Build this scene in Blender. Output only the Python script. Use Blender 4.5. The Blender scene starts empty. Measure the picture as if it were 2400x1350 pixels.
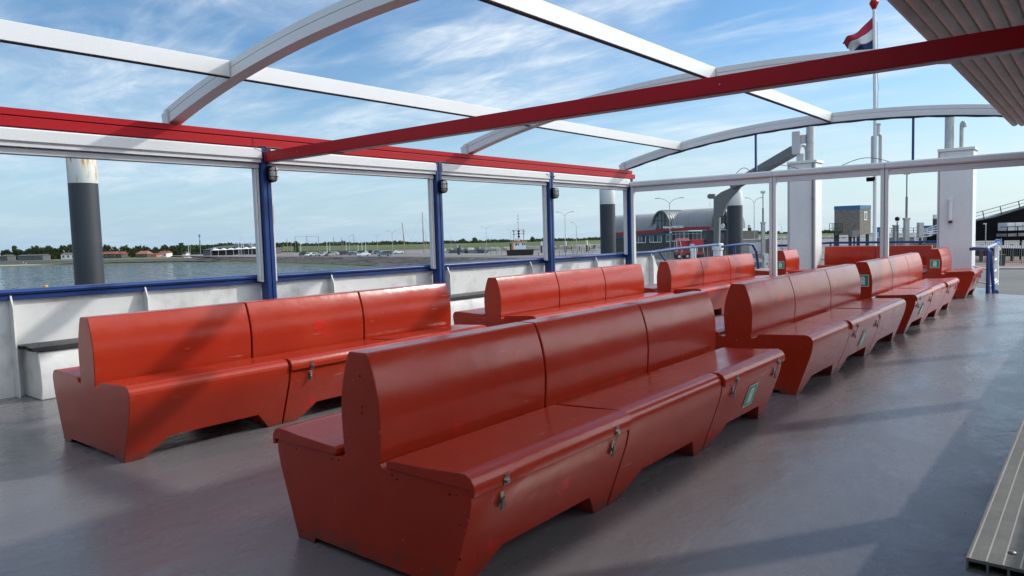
import bpy, bmesh, math, random
from mathutils import Vector, Matrix, noise
random.seed(7)
R_ = random.Random(11)
scene = bpy.context.scene
col = scene.collection
# ------------------------------------------------------------------ camera
F_PX = 1710.18
CAMZ = 1.35
RM = Matrix(((0.7772, 0.0232, -0.6289), (0.6287, -0.0734, 0.7742), (-0.0282, -0.9970, -0.0717)))
rx = RM @ Vector((1, 0, 0)); rx.normalize()
rz = RM @ Vector((0, 0, -1)); rz.normalize()
ry = rz.cross(rx).normalized(); rx = ry.cross(rz).normalized()
cam_d = bpy.data.cameras.new('camera'); cam = bpy.data.objects.new('camera', cam_d); col.objects.link(cam)
cam_d.sensor_width = 36; cam_d.lens = F_PX / 2400 * 36; cam_d.clip_start = .05; cam_d.clip_end = 9000
m3 = Matrix((rx, ry, rz)).transposed()
cam.matrix_world = Matrix.Translation((0, 0, CAMZ)) @ m3.to_4x4()
scene.camera = cam
O = Vector((0, 0, CAMZ))
GX, GY = -0.0026, 0.0103       # the quay and the sea lie a little out of level with the deck
QZ = 2.4; WZ = 4.6; LZ = 3.1
def ray(px, py): return m3 @ Vector(((px - 1200) / F_PX, -(py - 675) / F_PX, -1))
def at(px, py, D): return O + ray(px, py) * D
def gz(x, y, q=QZ): return -q - GX * x - GY * y
def G(px, py, q=QZ):
    r = ray(px, py); t = -(CAMZ + q) / (r.z + GX * r.x + GY * r.y); return O + r * t
def depth(p): return -(m3.transposed() @ (Vector(p) - O)).z
def pv(px, py, Y=19.0):
    r = ray(px, py); t_ = Y / r.y; return O + r * t_
def ground_at(px, D, q=QZ):
    p = at(px, 560, D)
    if px < 460 and D > 400 and q == QZ: q = LZ
    return Vector((p.x, p.y, gz(p.x, p.y, q)))
VR = Vector((rx.x, rx.y, 0)).normalized()       # picture-right on the level
VF = Vector((-rz.x, -rz.y, 0)).normalized()
# ------------------------------------------------------------------ helpers
def finish(me, sharp=35, smooth=True):
    if smooth:
        for p in me.polygons: p.use_smooth = True
        me.set_sharp_from_angle(angle=math.radians(sharp))
class MB:
    def __init__(s): s.bm = bmesh.new(); s.T = Matrix.Identity(4)
    def v(s, p): return s.bm.verts.new(s.T @ Vector(p))
    def face(s, pts):
        try: return s.bm.faces.new([s.v(p) for p in pts])
        except ValueError: return None
    def hull8(s, a, b):   # two quads (4 pts each) -> closed hexahedron
        va = [s.v(p) for p in a]; vb = [s.v(p) for p in b]
        s.bm.faces.new(va[::-1]); s.bm.faces.new(vb)
        n = len(va)
        for i in range(n): s.bm.faces.new((va[i], va[(i + 1) % n], vb[(i + 1) % n], vb[i]))
    def box(s, x0, x1, y0, y1, z0, z1):
        s.hull8([(x0, y0, z0), (x1, y0, z0), (x1, y1, z0), (x0, y1, z0)], [(x0, y0, z1), (x1, y0, z1), (x1, y1, z1), (x0, y1, z1)])
    def prism(s, poly, axis, a, b):
        def mk(p, t):
            if axis == 'y': return (p[0], t, p[1])
            if axis == 'x': return (t, p[0], p[1])
            return (p[0], p[1], t)
        s.hull8([mk(p, a) for p in poly], [mk(p, b) for p in poly])
    def bar(s, p, q, w, h=None, up=(0, 0, 1)):
        h = h or w; p = Vector(p); q = Vector(q); d = (q - p).normalized(); up = Vector(up)
        if abs(d.dot(up)) > .99: up = Vector((0, 1, 0))
        sd = d.cross(up).normalized() * w / 2; u = sd.cross(d).normalized() * h / 2
        o = [-sd - u, sd - u, sd + u, -sd + u]
        s.hull8([p + k for k in o], [q + k for k in o])
    def tube(s, pts, r, n=8, r2=None, cap=True):
        pts = [Vector(p) for p in pts]; rings = []
        prev = None
        for i, p in enumerate(pts):
            if i == 0: d = pts[1] - p
            elif i == len(pts) - 1: d = p - pts[i - 1]
            else: d = (pts[i + 1] - p).normalized() + (p - pts[i - 1]).normalized()
            d.normalize()
            if prev is None:
                a = Vector((0, 0, 1)) if abs(d.z) < .9 else Vector((1, 0, 0))
                u = d.cross(a).normalized()
            else:
                u = (prev - d * prev.dot(d)).normalized()
            prev = u; w = d.cross(u)
            rr = r if r2 is None else r + (r2 - r) * i / (len(pts) - 1)
            if isinstance(rr, (list, tuple)): rr = rr[i]
            rings.append([s.v(p + (u * math.cos(k * 2 * math.pi / n) + w * math.sin(k * 2 * math.pi / n)) * rr) for k in range(n)])
        for a, b in zip(rings, rings[1:]):
            for k in range(n): s.bm.faces.new((a[k], a[(k + 1) % n], b[(k + 1) % n], b[k]))
        if cap: s.bm.faces.new(rings[0][::-1]); s.bm.faces.new(rings[-1])
    def lathe(s, prof, c=(0, 0, 0), n=24):   # prof: (r,z)
        c = Vector(c); rings = []
        for r, z in prof: rings.append([s.v(c + Vector((r * math.cos(k * 2 * math.pi / n), r * math.sin(k * 2 * math.pi / n), z))) for k in range(n)])
        for a, b in zip(rings, rings[1:]):
            for k in range(n): s.bm.faces.new((a[k], a[(k + 1) % n], b[(k + 1) % n], b[k]))
        s.bm.faces.new(rings[0][::-1]); s.bm.faces.new(rings[-1])
    def strip(s, A, B):
        va = [s.v(p) for p in A]; vb = [s.v(p) for p in B]
        for i in range(len(va) - 1): s.bm.faces.new((va[i], va[i + 1], vb[i + 1], vb[i]))
    def build(s, name, m, parent=None, bevel=0, sharp=35, smooth=True, merge=True, seg=2, fixn=True, seam=None):
        if merge: bmesh.ops.remove_doubles(s.bm, verts=s.bm.verts, dist=1e-5)
        if fixn: bmesh.ops.recalc_face_normals(s.bm, faces=s.bm.faces)
        if seam is not None:
            lay = s.bm.edges.layers.float.new('bevel_weight_edge'); s.bm.normal_update()
            for e_ in s.bm.edges:
                if len(e_.link_faces) == 2 and e_.calc_face_angle(0) > math.radians(40) and not all(abs(v_.co.z - seam) < 1e-4 for v_ in e_.verts): e_[lay] = 1.0
        me = bpy.data.meshes.new(name); s.bm.to_mesh(me); s.bm.free()
        if m: me.materials.append(m)
        finish(me, sharp, smooth)
        o = bpy.data.objects.new(name, me); col.objects.link(o)
        if parent: o.parent = parent
        if bevel:
            b = o.modifiers.new('b', 'BEVEL'); b.width = bevel; b.segments = seg; b.limit_method = 'WEIGHT' if seam is not None else 'ANGLE'; b.angle_limit = math.radians(40); b.harden_normals = True
        return o
def tag(o, label=None, cat=None, group=None, kind=None):
    if label: o['label'] = label
    if cat: o['category'] = cat
    if group: o['group'] = group
    if kind: o['kind'] = kind
    return o
def empty(name, loc, label, cat, group=None, rz_=0):
    o = bpy.data.objects.new(name, None); col.objects.link(o); o.location = loc; o.rotation_euler = (0, 0, rz_)
    o.empty_display_size = .2
    return tag(o, label, cat, group)
def copy_tree(o, parent=None):
    c = o.copy(); col.objects.link(c)
    if parent: c.parent = parent
    for ch in list(o.children): copy_tree(ch, c)
    return c
# ------------------------------------------------------------------ materials
def nt(m): m.use_nodes = True; return m.node_tree
def mat(name, c, rough=.5, metal=0, var=.12, scale=4, bump=0, bscale=60, spec=.5, coat=0, c2=None, rvar=0, dirt=None, obj=True):
    m = bpy.data.materials.new(name); t = nt(m); n = t.nodes; l = t.links
    b = n['Principled BSDF']
    b.inputs['Roughness'].default_value = rough; b.inputs['Metallic'].default_value = metal
    b.inputs['Specular IOR Level'].default_value = spec; b.inputs['Coat Weight'].default_value = coat; b.inputs['Coat Roughness'].default_value = .15
    tc = n.new('ShaderNodeTexCoord'); src = tc.outputs['Object']
    nz = n.new('ShaderNodeTexNoise'); nz.inputs['Scale'].default_value = scale; nz.inputs['Detail'].default_value = 6; nz.inputs['Roughness'].default_value = .62
    l.new(src, nz.inputs['Vector'])
    rp = n.new('ShaderNodeValToRGB'); e = rp.color_ramp.elements
    cc = Vector(c[:3])
    a = cc * (1 - var); d = Vector(c2[:3]) if c2 else cc * (1 + var)
    e[0].position = .3; e[1].position = .7
    e[0].color = (*a, 1); e[1].color = (*d, 1)
    l.new(nz.outputs['Fac'], rp.inputs['Fac']); out = rp.outputs['Color']
    if dirt:   # (colour, scale, low, high)
        n2 = n.new('ShaderNodeTexNoise'); n2.inputs['Scale'].default_value = dirt[1]; n2.inputs['Detail'].default_value = 9; n2.inputs['Roughness'].default_value = .7
        l.new(src, n2.inputs['Vector'])
        mr = n.new('ShaderNodeMapRange'); mr.inputs['From Min'].default_value = dirt[2]; mr.inputs['From Max'].default_value = dirt[3]
        l.new(n2.outputs['Fac'], mr.inputs['Value'])
        mx = n.new('ShaderNodeMixRGB'); mx.inputs['Color2'].default_value = (*dirt[0], 1)
        l.new(mr.outputs['Result'], mx.inputs['Fac']); l.new(out, mx.inputs['Color1']); out = mx.outputs['Color']
    l.new(out, b.inputs['Base Color'])
    if rvar:
        mr = n.new('ShaderNodeMapRange'); mr.inputs['To Min'].default_value = rough - rvar; mr.inputs['To Max'].default_value = rough + rvar
        n3 = n.new('ShaderNodeTexNoise'); n3.inputs['Scale'].default_value = scale * 2.3; n3.inputs['Detail'].default_value = 8; l.new(src, n3.inputs['Vector'])
        mr.inputs['From Min'].default_value = .3; mr.inputs['From Max'].default_value = .7
        l.new(n3.outputs['Fac'], mr.inputs['Value']); l.new(mr.outputs['Result'], b.inputs['Roughness'])
    if bump:
        n4 = n.new('ShaderNodeTexNoise'); n4.inputs['Scale'].default_value = bscale; n4.inputs['Detail'].default_value = 4; l.new(src, n4.inputs['Vector'])
        bp = n.new('ShaderNodeBump'); bp.inputs['Strength'].default_value = bump; bp.inputs['Distance'].default_value = .01
        l.new(n4.outputs['Fac'], bp.inputs['Height']); l.new(bp.outputs['Normal'], b.inputs['Normal'])
    return m
M = {}
def bench_mat():
    m = bpy.data.materials.new('red_gelcoat'); t = nt(m); n = t.nodes; l = t.links; b = n['Principled BSDF']
    tc = n.new('ShaderNodeTexCoord'); geo = n.new('ShaderNodeNewGeometry')
    N = lambda s, d=5, r=.6: _n(n, l, geo.outputs['Position'], s, d, r)
    big = N(1.3); rp = n.new('ShaderNodeValToRGB'); e = rp.color_ramp.elements
    e[0].position = .25; e[1].position = .75; e[0].color = (.34, .021, .008, 1); e[1].color = (.43, .040, .015, 1)
    l.new(big.outputs['Fac'], rp.inputs['Fac'])
    # fresh paint patches
    pn = N(3.1, 9, .66); mr = n.new('ShaderNodeMapRange'); mr.inputs['From Min'].default_value = .64; mr.inputs['From Max'].default_value = .652; l.new(pn.outputs['Fac'], mr.inputs['Value'])
    mx = n.new('ShaderNodeMixRGB'); mx.inputs['Color2'].default_value = (.58, .022, .016, 1); l.new(mr.outputs['Result'], mx.inputs['Fac']); l.new(rp.outputs['Color'], mx.inputs['Color1'])
    # scuffs : stretched fine noise, thresholded
    mp = n.new('ShaderNodeMapping'); mp.inputs['Scale'].default_value = (30, 5, 38); mp.inputs['Rotation'].default_value = (.5, .3, .4); l.new(geo.outputs['Position'], mp.inputs['Vector'])
    sn = _n(n, l, mp.outputs['Vector'], 1, 3, .5); m2 = n.new('ShaderNodeMapRange'); m2.inputs['From Min'].default_value = .70; m2.inputs['From Max'].default_value = .76; m2.inputs['To Max'].default_value = .65; l.new(sn.outputs['Fac'], m2.inputs['Value'])
    mx2 = n.new('ShaderNodeMixRGB'); mx2.inputs['Color2'].default_value = (.48, .16, .13, 1); l.new(m2.outputs['Result'], mx2.inputs['Fac']); l.new(mx.outputs['Color'], mx2.inputs['Color1'])
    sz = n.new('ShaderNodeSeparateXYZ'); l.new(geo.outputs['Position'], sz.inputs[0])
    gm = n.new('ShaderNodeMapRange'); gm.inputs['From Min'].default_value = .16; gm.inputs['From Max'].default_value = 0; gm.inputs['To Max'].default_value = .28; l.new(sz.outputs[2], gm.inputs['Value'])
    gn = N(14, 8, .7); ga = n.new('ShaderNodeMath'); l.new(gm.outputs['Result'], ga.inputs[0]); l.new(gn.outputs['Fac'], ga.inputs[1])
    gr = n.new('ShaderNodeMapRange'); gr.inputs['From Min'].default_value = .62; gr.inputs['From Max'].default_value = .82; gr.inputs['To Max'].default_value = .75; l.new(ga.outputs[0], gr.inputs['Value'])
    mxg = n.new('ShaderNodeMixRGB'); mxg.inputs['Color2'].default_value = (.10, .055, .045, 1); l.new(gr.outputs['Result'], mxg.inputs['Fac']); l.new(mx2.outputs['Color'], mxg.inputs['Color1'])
    dn = N(5.5, 10, .72); dr = n.new('ShaderNodeMapRange'); dr.inputs['From Min'].default_value = .56; dr.inputs['From Max'].default_value = .78; dr.inputs['To Max'].default_value = .16; l.new(dn.outputs['Fac'], dr.inputs['Value'])
    mxd = n.new('ShaderNodeMixRGB'); mxd.inputs['Color2'].default_value = (.42, .10, .07, 1); l.new(dr.outputs['Result'], mxd.inputs['Fac']); l.new(mxg.outputs['Color'], mxd.inputs['Color1'])
    l.new(mxd.outputs['Color'], b.inputs['Base Color'])
    rn = N(2.4, 8, .7); m3_ = n.new('ShaderNodeMapRange'); m3_.inputs['From Min'].default_value = .3; m3_.inputs['From Max'].default_value = .7; m3_.inputs['To Min'].default_value = .15; m3_.inputs['To Max'].default_value = .29
    l.new(rn.outputs['Fac'], m3_.inputs['Value']); l.new(m3_.outputs['Result'], b.inputs['Roughness'])
    b.inputs['Specular IOR Level'].default_value = .27
    bn = N(9, 3, .5); bn2 = N(240, 2, .5); ad = n.new('ShaderNodeMath'); ad.operation = 'MULTIPLY_ADD'; ad.inputs[1].default_value = .06
    l.new(bn2.outputs['Fac'], ad.inputs[0]); l.new(bn.outputs['Fac'], ad.inputs[2])
    bp = n.new('ShaderNodeBump'); bp.inputs['Strength'].default_value = .25; bp.inputs['Distance'].default_value = .008
    l.new(ad.outputs[0], bp.inputs['Height']); l.new(bp.outputs['Normal'], b.inputs['Normal'])
    return m
def _n(n, l, src, s, d=5, r=.6):
    z = n.new('ShaderNodeTexNoise'); z.inputs['Scale'].default_value = s; z.inputs['Detail'].default_value = d; z.inputs['Roughness'].default_value = r
    l.new(src, z.inputs['Vector']); return z
def deck_mat():
    m = bpy.data.materials.new('deck_paint'); t = nt(m); n = t.nodes; l = t.links; b = n['Principled BSDF']
    geo = n.new('ShaderNodeNewGeometry'); P = geo.outputs['Position']
    mp = n.new('ShaderNodeMapping'); mp.inputs['Scale'].default_value = (1, .55, 1); mp.inputs['Rotation'].default_value = (0, 0, .25); l.new(P, mp.inputs['Vector'])
    a = _n(n, l, mp.outputs['Vector'], .9, 9, .62)
    rp = n.new('ShaderNodeValToRGB'); e = rp.color_ramp.elements
    e[0].position = .32; e[0].color = (.128, .124, .124, 1); e[1].position = .66; e[1].color = (.180, .166, .166, 1)
    x = e.new(.5); x.color = (.152, .144, .146, 1)
    l.new(a.outputs['Fac'], rp.inputs['Fac'])
    # repainted / worn patches with a clear outline
    wn = _n(n, l, P, .55, 7, .6); mr = n.new('ShaderNodeMapRange'); mr.inputs['From Min'].default_value = .585; mr.inputs['From Max'].default_value = .60; mr.inputs['To Max'].default_value = .6
    l.new(wn.outputs['Fac'], mr.inputs['Value'])
    mx = n.new('ShaderNodeMixRGB'); mx.inputs['Color2'].default_value = (.185, .19, .185, 1); l.new(mr.outputs['Result'], mx.inputs['Fac']); l.new(rp.outputs['Color'], mx.inputs['Color1'])
    # scratches and grit
    mp2 = n.new('ShaderNodeMapping'); mp2.inputs['Scale'].default_value = (5, 20, 1); mp2.inputs['Rotation'].default_value = (0, 0, -.15); l.new(P, mp2.inputs['Vector'])
    sn = _n(n, l, mp2.outputs['Vector'], 1, 5, .6); m2 = n.new('ShaderNodeMapRange'); m2.inputs['From Min'].default_value = .66; m2.inputs['From Max'].default_value = .74; m2.inputs['To Max'].default_value = .45; l.new(sn.outputs['Fac'], m2.inputs['Value'])
    mx2 = n.new('ShaderNodeMixRGB'); mx2.inputs['Color2'].default_value = (.24, .24, .24, 1); l.new(m2.outputs['Result'], mx2.inputs['Fac']); l.new(mx.outputs['Color'], mx2.inputs['Color1'])
    vo = n.new('ShaderNodeTexVoronoi'); vo.inputs['Scale'].default_value = 9; l.new(P, vo.inputs['Vector'])
    m4 = n.new('ShaderNodeMapRange'); m4.inputs['From Min'].default_value = .035; m4.inputs['From Max'].default_value = .02; l.new(vo.outputs['Distance'], m4.inputs['Value'])
    mx3 = n.new('ShaderNodeMixRGB'); mx3.inputs['Color2'].default_value = (.28, .27, .25, 1); l.new(m4.outputs['Result'], mx3.inputs['Fac']); l.new(mx2.outputs['Color'], mx3.inputs['Color1'])
    l.new(mx3.outputs['Color'], b.inputs['Base Color'])
    rn = _n(n, l, mp.outputs['Vector'], 1.7, 9, .68); m5 = n.new('ShaderNodeMapRange'); m5.inputs['From Min'].default_value = .3; m5.inputs['From Max'].default_value = .7; m5.inputs['To Min'].default_value = .19; m5.inputs['To Max'].default_value = .36
    l.new(rn.outputs['Fac'], m5.inputs['Value']); l.new(m5.outputs['Result'], b.inputs['Roughness'])
    b.inputs['Specular IOR Level'].default_value = .5
    b1 = _n(n, l, mp.outputs['Vector'], 3.2, 6, .6); b2 = _n(n, l, mp2.outputs['Vector'], 1.6, 4, .6)
    ad = n.new('ShaderNodeMath'); ad.operation = 'MULTIPLY_ADD'; ad.inputs[1].default_value = .035
    l.new(b2.outputs['Fac'], ad.inputs[0]); l.new(b1.outputs['Fac'], ad.inputs[2])
    bp = n.new('ShaderNodeBump'); bp.inputs['Strength'].default_value = .42; bp.inputs['Distance'].default_value = .03
    l.new(ad.outputs[0], bp.inputs['Height']); l.new(bp.outputs['Normal'], b.inputs['Normal'])
    return m
def water_mat():
    m = bpy.data.materials.new('harbour_water'); t = nt(m); n = t.nodes; l = t.links; b = n['Principled BSDF']
    geo = n.new('ShaderNodeNewGeometry'); P = geo.outputs['Position']
    b.inputs['Base Color'].default_value = (.028, .050, .058, 1); b.inputs['Roughness'].default_value = .08; b.inputs['Specular IOR Level'].default_value = .5
    m0 = n.new('ShaderNodeMapping'); m0.inputs['Rotation'].default_value = (0, 0, math.radians(25.5)); l.new(P, m0.inputs['Vector'])
    mp = n.new('ShaderNodeMapping'); mp.inputs['Scale'].default_value = (.07, .30, 1); l.new(m0.outputs['Vector'], mp.inputs['Vector'])
    a = _n(n, l, mp.outputs['Vector'], 1.0, 4, .6); c = _n(n, l, mp.outputs['Vector'], .25, 3, .5)
    ad = n.new('ShaderNodeMath'); ad.operation = 'MULTIPLY_ADD'; ad.inputs[1].default_value = 1.6; l.new(c.outputs['Fac'], ad.inputs[0]); l.new(a.outputs['Fac'], ad.inputs[2])
    bp = n.new('ShaderNodeBump'); bp.inputs['Strength'].default_value = 1; bp.inputs['Distance'].default_value = 7
    l.new(ad.outputs[0], bp.inputs['Height']); l.new(bp.outputs['Normal'], b.inputs['Normal'])
    return m
def rock_mat(name, c1, c2, s):
    m = bpy.data.materials.new(name); t = nt(m); n = t.nodes; l = t.links; b = n['Principled BSDF']
    geo = n.new('ShaderNodeNewGeometry'); P = geo.outputs['Position']
    v = n.new('ShaderNodeTexVoronoi'); v.inputs['Scale'].default_value = s; l.new(P, v.inputs['Vector'])
    sep = n.new('ShaderNodeSeparateColor'); l.new(v.outputs['Color'], sep.inputs['Color'])
    nz = _n(n, l, P, s * .12, 6, .6); ad = n.new('ShaderNodeMath'); ad.operation = 'MULTIPLY'; l.new(sep.outputs[0], ad.inputs[0]); l.new(nz.outputs['Fac'], ad.inputs[1])
    rp = n.new('ShaderNodeValToRGB'); e = rp.color_ramp.elements; e[0].position = .1; e[1].position = .5; e[0].color = (*c1, 1); e[1].color = (*c2, 1)
    l.new(ad.outputs[0], rp.inputs['Fac']); l.new(rp.outputs['Color'], b.inputs['Base Color']); b.inputs['Roughness'].default_value = .85
    return m
M['bench'] = bench_mat()
M['deck'] = deck_mat()
M['water'] = water_mat()
M['white'] = mat('white_paint', (.74, .75, .73), .38, var=.05, scale=2.5, dirt=((.45, .42, .36), 3.2, .60, .82), bump=.15, bscale=18)
M['alu'] = mat('white_aluminium', (.69, .70, .68), .42, var=.035, scale=1.5, dirt=((.50, .50, .48), 5, .66, .85))
M['wall'] = mat('bulwark_white', (.74, .74, .71), .36, var=.08, scale=1.4, dirt=((.40, .37, .30), 2.3, .50, .78), bump=.4, bscale=7)
M['alu2'] = mat('grey_aluminium', (.50, .51, .51), .45, var=.06, scale=3)
M['dark_gap'] = mat('black_gasket', (.012, .012, .014), .7)
M['red'] = mat('red_beam_paint', (.40, .007, .012), .42, spec=.22, var=.05, scale=1.2, dirt=((.50, .12, .11), 14, .74, .80))
M['blue'] = mat('blue_paint', (.010, .042, .175), .3, var=.12, scale=3, bump=.1, bscale=12)
M['grey_metal'] = mat('galvanised_steel', (.42, .42, .40), .42, metal=.7, var=.18, scale=5, rvar=.1)
M['steel'] = mat('latch_steel', (.36, .34, .30), .35, metal=.9, var=.2, scale=30)
M['dark_metal'] = mat('dark_metal', (.03, .032, .03), .5, var=.2)
M['davit'] = mat('grey_davit_paint', (.17, .17, .165), .5, var=.1, scale=2)
M['pile_dark'] = mat('pile_black_coating', (.030, .033, .040), .5, var=.15, scale=.8, dirt=((.07, .065, .06), 2, .6, .75))
M['pile_white'] = mat('pile_white_paint', (.62, .63, .60), .5, var=.05, scale=1, dirt=((.34, .13, .04), 1.6, .60, .70))
M['sticker_g'] = mat('sticker_green', (.02, .27, .16), .4, var=.12, scale=6)
M['sticker_w'] = mat('sticker_white', (.68, .72, .60), .4, var=.04)
M['slat_dark'] = mat('dark_slat', (.035, .036, .037), .5, var=.2, scale=9)
M['slat_grey'] = mat('grey_slat', (.145, .14, .125), .6, var=.22, scale=14, bump=.3, bscale=150, dirt=((.30, .28, .24), 20, .6, .8))
M['groove'] = mat('slat_groove', (.40, .39, .35), .6)
M['canopy'] = mat('folded_roof_fabric', (.64, .63, .56), .6, var=.12, scale=2.5, bump=.2, bscale=30)
M['black'] = mat('matt_black', (.006, .006, .007), .9, spec=.12)
M['glass_dirty'] = mat('lamp_glass', (.50, .49, .44), .12, var=.35, scale=25)
M['green_bin'] = mat('green_bin', (.008, .035, .022), .4)
M['brick_pave'] = mat('brick_paving', (.23, .155, .125), .85, var=.25, scale=.9)
M['asphalt'] = mat('asphalt', (.115, .118, .105), .9, var=.15, scale=.15, c2=(.15, .15, .135))
M['quay'] = mat('quay_paving', (.20, .185, .165), .9, var=.35, scale=.035, c2=(.27, .25, .23))
M['grass'] = mat('grass', (.085, .115, .035), .95, var=.3, scale=.03, c2=(.16, .165, .065))
M['grass2'] = mat('dyke_grass', (.105, .130, .045), .95, var=.2, scale=.02)
M['algae'] = mat('green_algae', (.07, .12, .02), .9, var=.3, scale=.3)
M['sand'] = mat('pale_sand', (.42, .39, .31), .95)
M['leaf'] = mat('foliage', (.055, .085, .032), .9, var=.5, scale=.25, c2=(.085, .115, .035))
M['leaf2'] = mat('foliage_olive', (.060, .070, .030), .9, var=.45, scale=.3)
M['trunk'] = mat('bark', (.07, .05, .035), .9)
M['rock'] = rock_mat('basalt_blocks', (.022, .019, .016), (.13, .108, .085), .8)
M['rock2'] = rock_mat('rubble', (.06, .055, .04), (.22, .21, .17), 1.6)
M['rock3'] = rock_mat('pale_stone', (.12, .115, .10), (.30, .29, .26), .5)
M['glass'] = mat('window_glass', (.02, .028, .032), .06, var=.3, scale=.6)
M['glass_p'] = mat('pale_window', (.09, .12, .125), .1, var=.5, scale=.5)
M['tire'] = mat('rubber', (.015, .015, .015), .8)
M['roof_metal'] = mat('standing_seam_roof', (.27, .28, .28), .5, metal=.2, var=.08, scale=.5)
M['brown_wall'] = mat('grey_brown_cladding', (.075, .072, .065), .8, var=.15, scale=1)
M['fascia'] = mat('red_fascia', (.30, .03, .028), .5)
M['bluep'] = mat('blue_fascia', (.03, .14, .26), .5)
M['pebble'] = mat('pebbledash', (.20, .18, .15), .95, var=.45, scale=5, bump=.6, bscale=8)
M['concrete'] = mat('concrete', (.26, .26, .24), .9, var=.2, scale=.8)
M['roof_red'] = mat('red_tile_roof', (.24, .075, .045), .85, var=.15, scale=.8)
M['roof_grey'] = mat('grey_roof', (.10, .105, .10), .8)
M['tent'] = mat('white_awning', (.80, .80, .78), .7)
M['tractor'] = mat('red_vehicle_paint', (.42, .02, .03), .35)
M['orange'] = mat('orange_paint', (.62, .22, .05), .5)
M['wood'] = mat('weathered_wood', (.30, .25, .17), .8)
M['sign_blue'] = mat('sign_blue', (.01, .17, .55), .4)
M['white_s'] = mat('bright_white', (.82, .82, .80), .45, var=.03)
M['flag_red'] = mat('flag_red', (.45, .03, .05), .8); M['flag_white'] = mat('flag_white', (.75, .74, .72), .8); M['flag_blue'] = mat('flag_blue', (.02, .03, .10), .8)
M['skin'] = mat('skin', (.5, .3, .22), .6); M['cloth_dark'] = mat('dark_clothing', (.03, .035, .05), .9); M['cloth_y'] = mat('yellow_clothing', (.6, .4, .04), .8)
M['hull'] = mat('ship_hull_paint', (.55, .56, .56), .5)
# ------------------------------------------------------------------ sky and sun
SX, SY, SZ = .90, 1.35, 1.0
sun_el = math.atan2(SZ, math.hypot(SX, SY)); sun_az = math.atan2(SX, SY)
w = bpy.data.worlds.new('World'); scene.world = w; w.use_nodes = True
t = w.node_tree; n = t.nodes; l = t.links
bg = n['Background']; bg.inputs['Strength'].default_value = .145
sky = n.new('ShaderNodeTexSky'); sky.sky_type = 'NISHITA'; sky.sun_disc = False; sky.sun_elevation = sun_el; sky.sun_rotation = sun_az
sky.air_density = 1.0; sky.dust_density = .25; sky.ozone_density = 2.2; sky.altitude = 0
tc = n.new('ShaderNodeTexCoord'); sep = n.new('ShaderNodeSeparateXYZ'); l.new(tc.outputs['Generated'], sep.inputs[0])
def mth(op, a, b=None, c=None):
    k = n.new('ShaderNodeMath'); k.operation = op
    for i, v in enumerate((a, b, c)):
        if v is None: continue
        if isinstance(v, (int, float)): k.inputs[i].default_value = v
        else: l.new(v, k.inputs[i])
    return k.outputs[0]
zz = mth('ADD', mth('MAXIMUM', sep.outputs[2], 0.0), .10)
cx = mth('DIVIDE', sep.outputs[0], zz); cy = mth('DIVIDE', sep.outputs[1], zz)
cmb = n.new('ShaderNodeCombineXYZ'); l.new(cx, cmb.inputs[0]); l.new(cy, cmb.inputs[1])
def cl(scale, stretch, rot, lo, hi, loc=(0, 0, 0), det=8, r=.6, dist=.6):
    mp = n.new('ShaderNodeMapping'); mp.inputs['Scale'].default_value = (stretch[0], stretch[1], 1); mp.inputs['Rotation'].default_value = (0, 0, math.radians(rot)); mp.inputs['Location'].default_value = loc
    l.new(cmb.outputs[0], mp.inputs['Vector'])
    z = n.new('ShaderNodeTexNoise'); z.inputs['Scale'].default_value = scale; z.inputs['Detail'].default_value = det; z.inputs['Roughness'].default_value = r; z.inputs['Distortion'].default_value = dist
    l.new(mp.outputs['Vector'], z.inputs['Vector'])
    k = n.new('ShaderNodeMapRange'); k.interpolation_type = 'SMOOTHSTEP'; k.inputs['From Min'].default_value = lo; k.inputs['From Max'].default_value = hi; l.new(z.outputs['Fac'], k.inputs['Value'])
    return k.outputs['Result']
c1 = cl(.50, (1, 1.5), 20, .42, .66, (2.2, 5.1, 0), 7, .52, .35)
c2 = cl(2.0, (1, 1.9), 38, .26, .86, (5, 6, 0), 9, .66, 1.0)
c3 = cl(9, (1, 1.6), 62, .30, .72, (0, 0, 0), 6, .62, .3)
c4 = cl(1.1, (1, 3.2), 33, .46, .80, (6, 6, 0), 8, .6, .5)
tex = mth('ADD', mth('MULTIPLY', c2, .72), mth('MULTIPLY', mth('MULTIPLY', c3, c2), .45))
wisp = mth('ADD', mth('MULTIPLY', c1, mth('ADD', tex, .20)), mth('MULTIPLY', c4, .40))
low = n.new('ShaderNodeMapRange'); low.inputs['From Min'].default_value = .0; low.inputs['From Max'].default_value = .22; low.inputs['To Min'].default_value = .25; l.new(sep.outputs[2], low.inputs['Value'])
wisp = mth('MULTIPLY', mth('MINIMUM', mth('MULTIPLY', wisp, 1.15), .95), low.outputs['Result'])
haze = n.new('ShaderNodeMapRange'); haze.interpolation_type = 'SMOOTHSTEP'; haze.inputs['From Min'].default_value = .26; haze.inputs['From Max'].default_value = -.08; haze.inputs['To Max'].default_value = 1.0; l.new(sep.outputs[2], haze.inputs['Value'])
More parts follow.
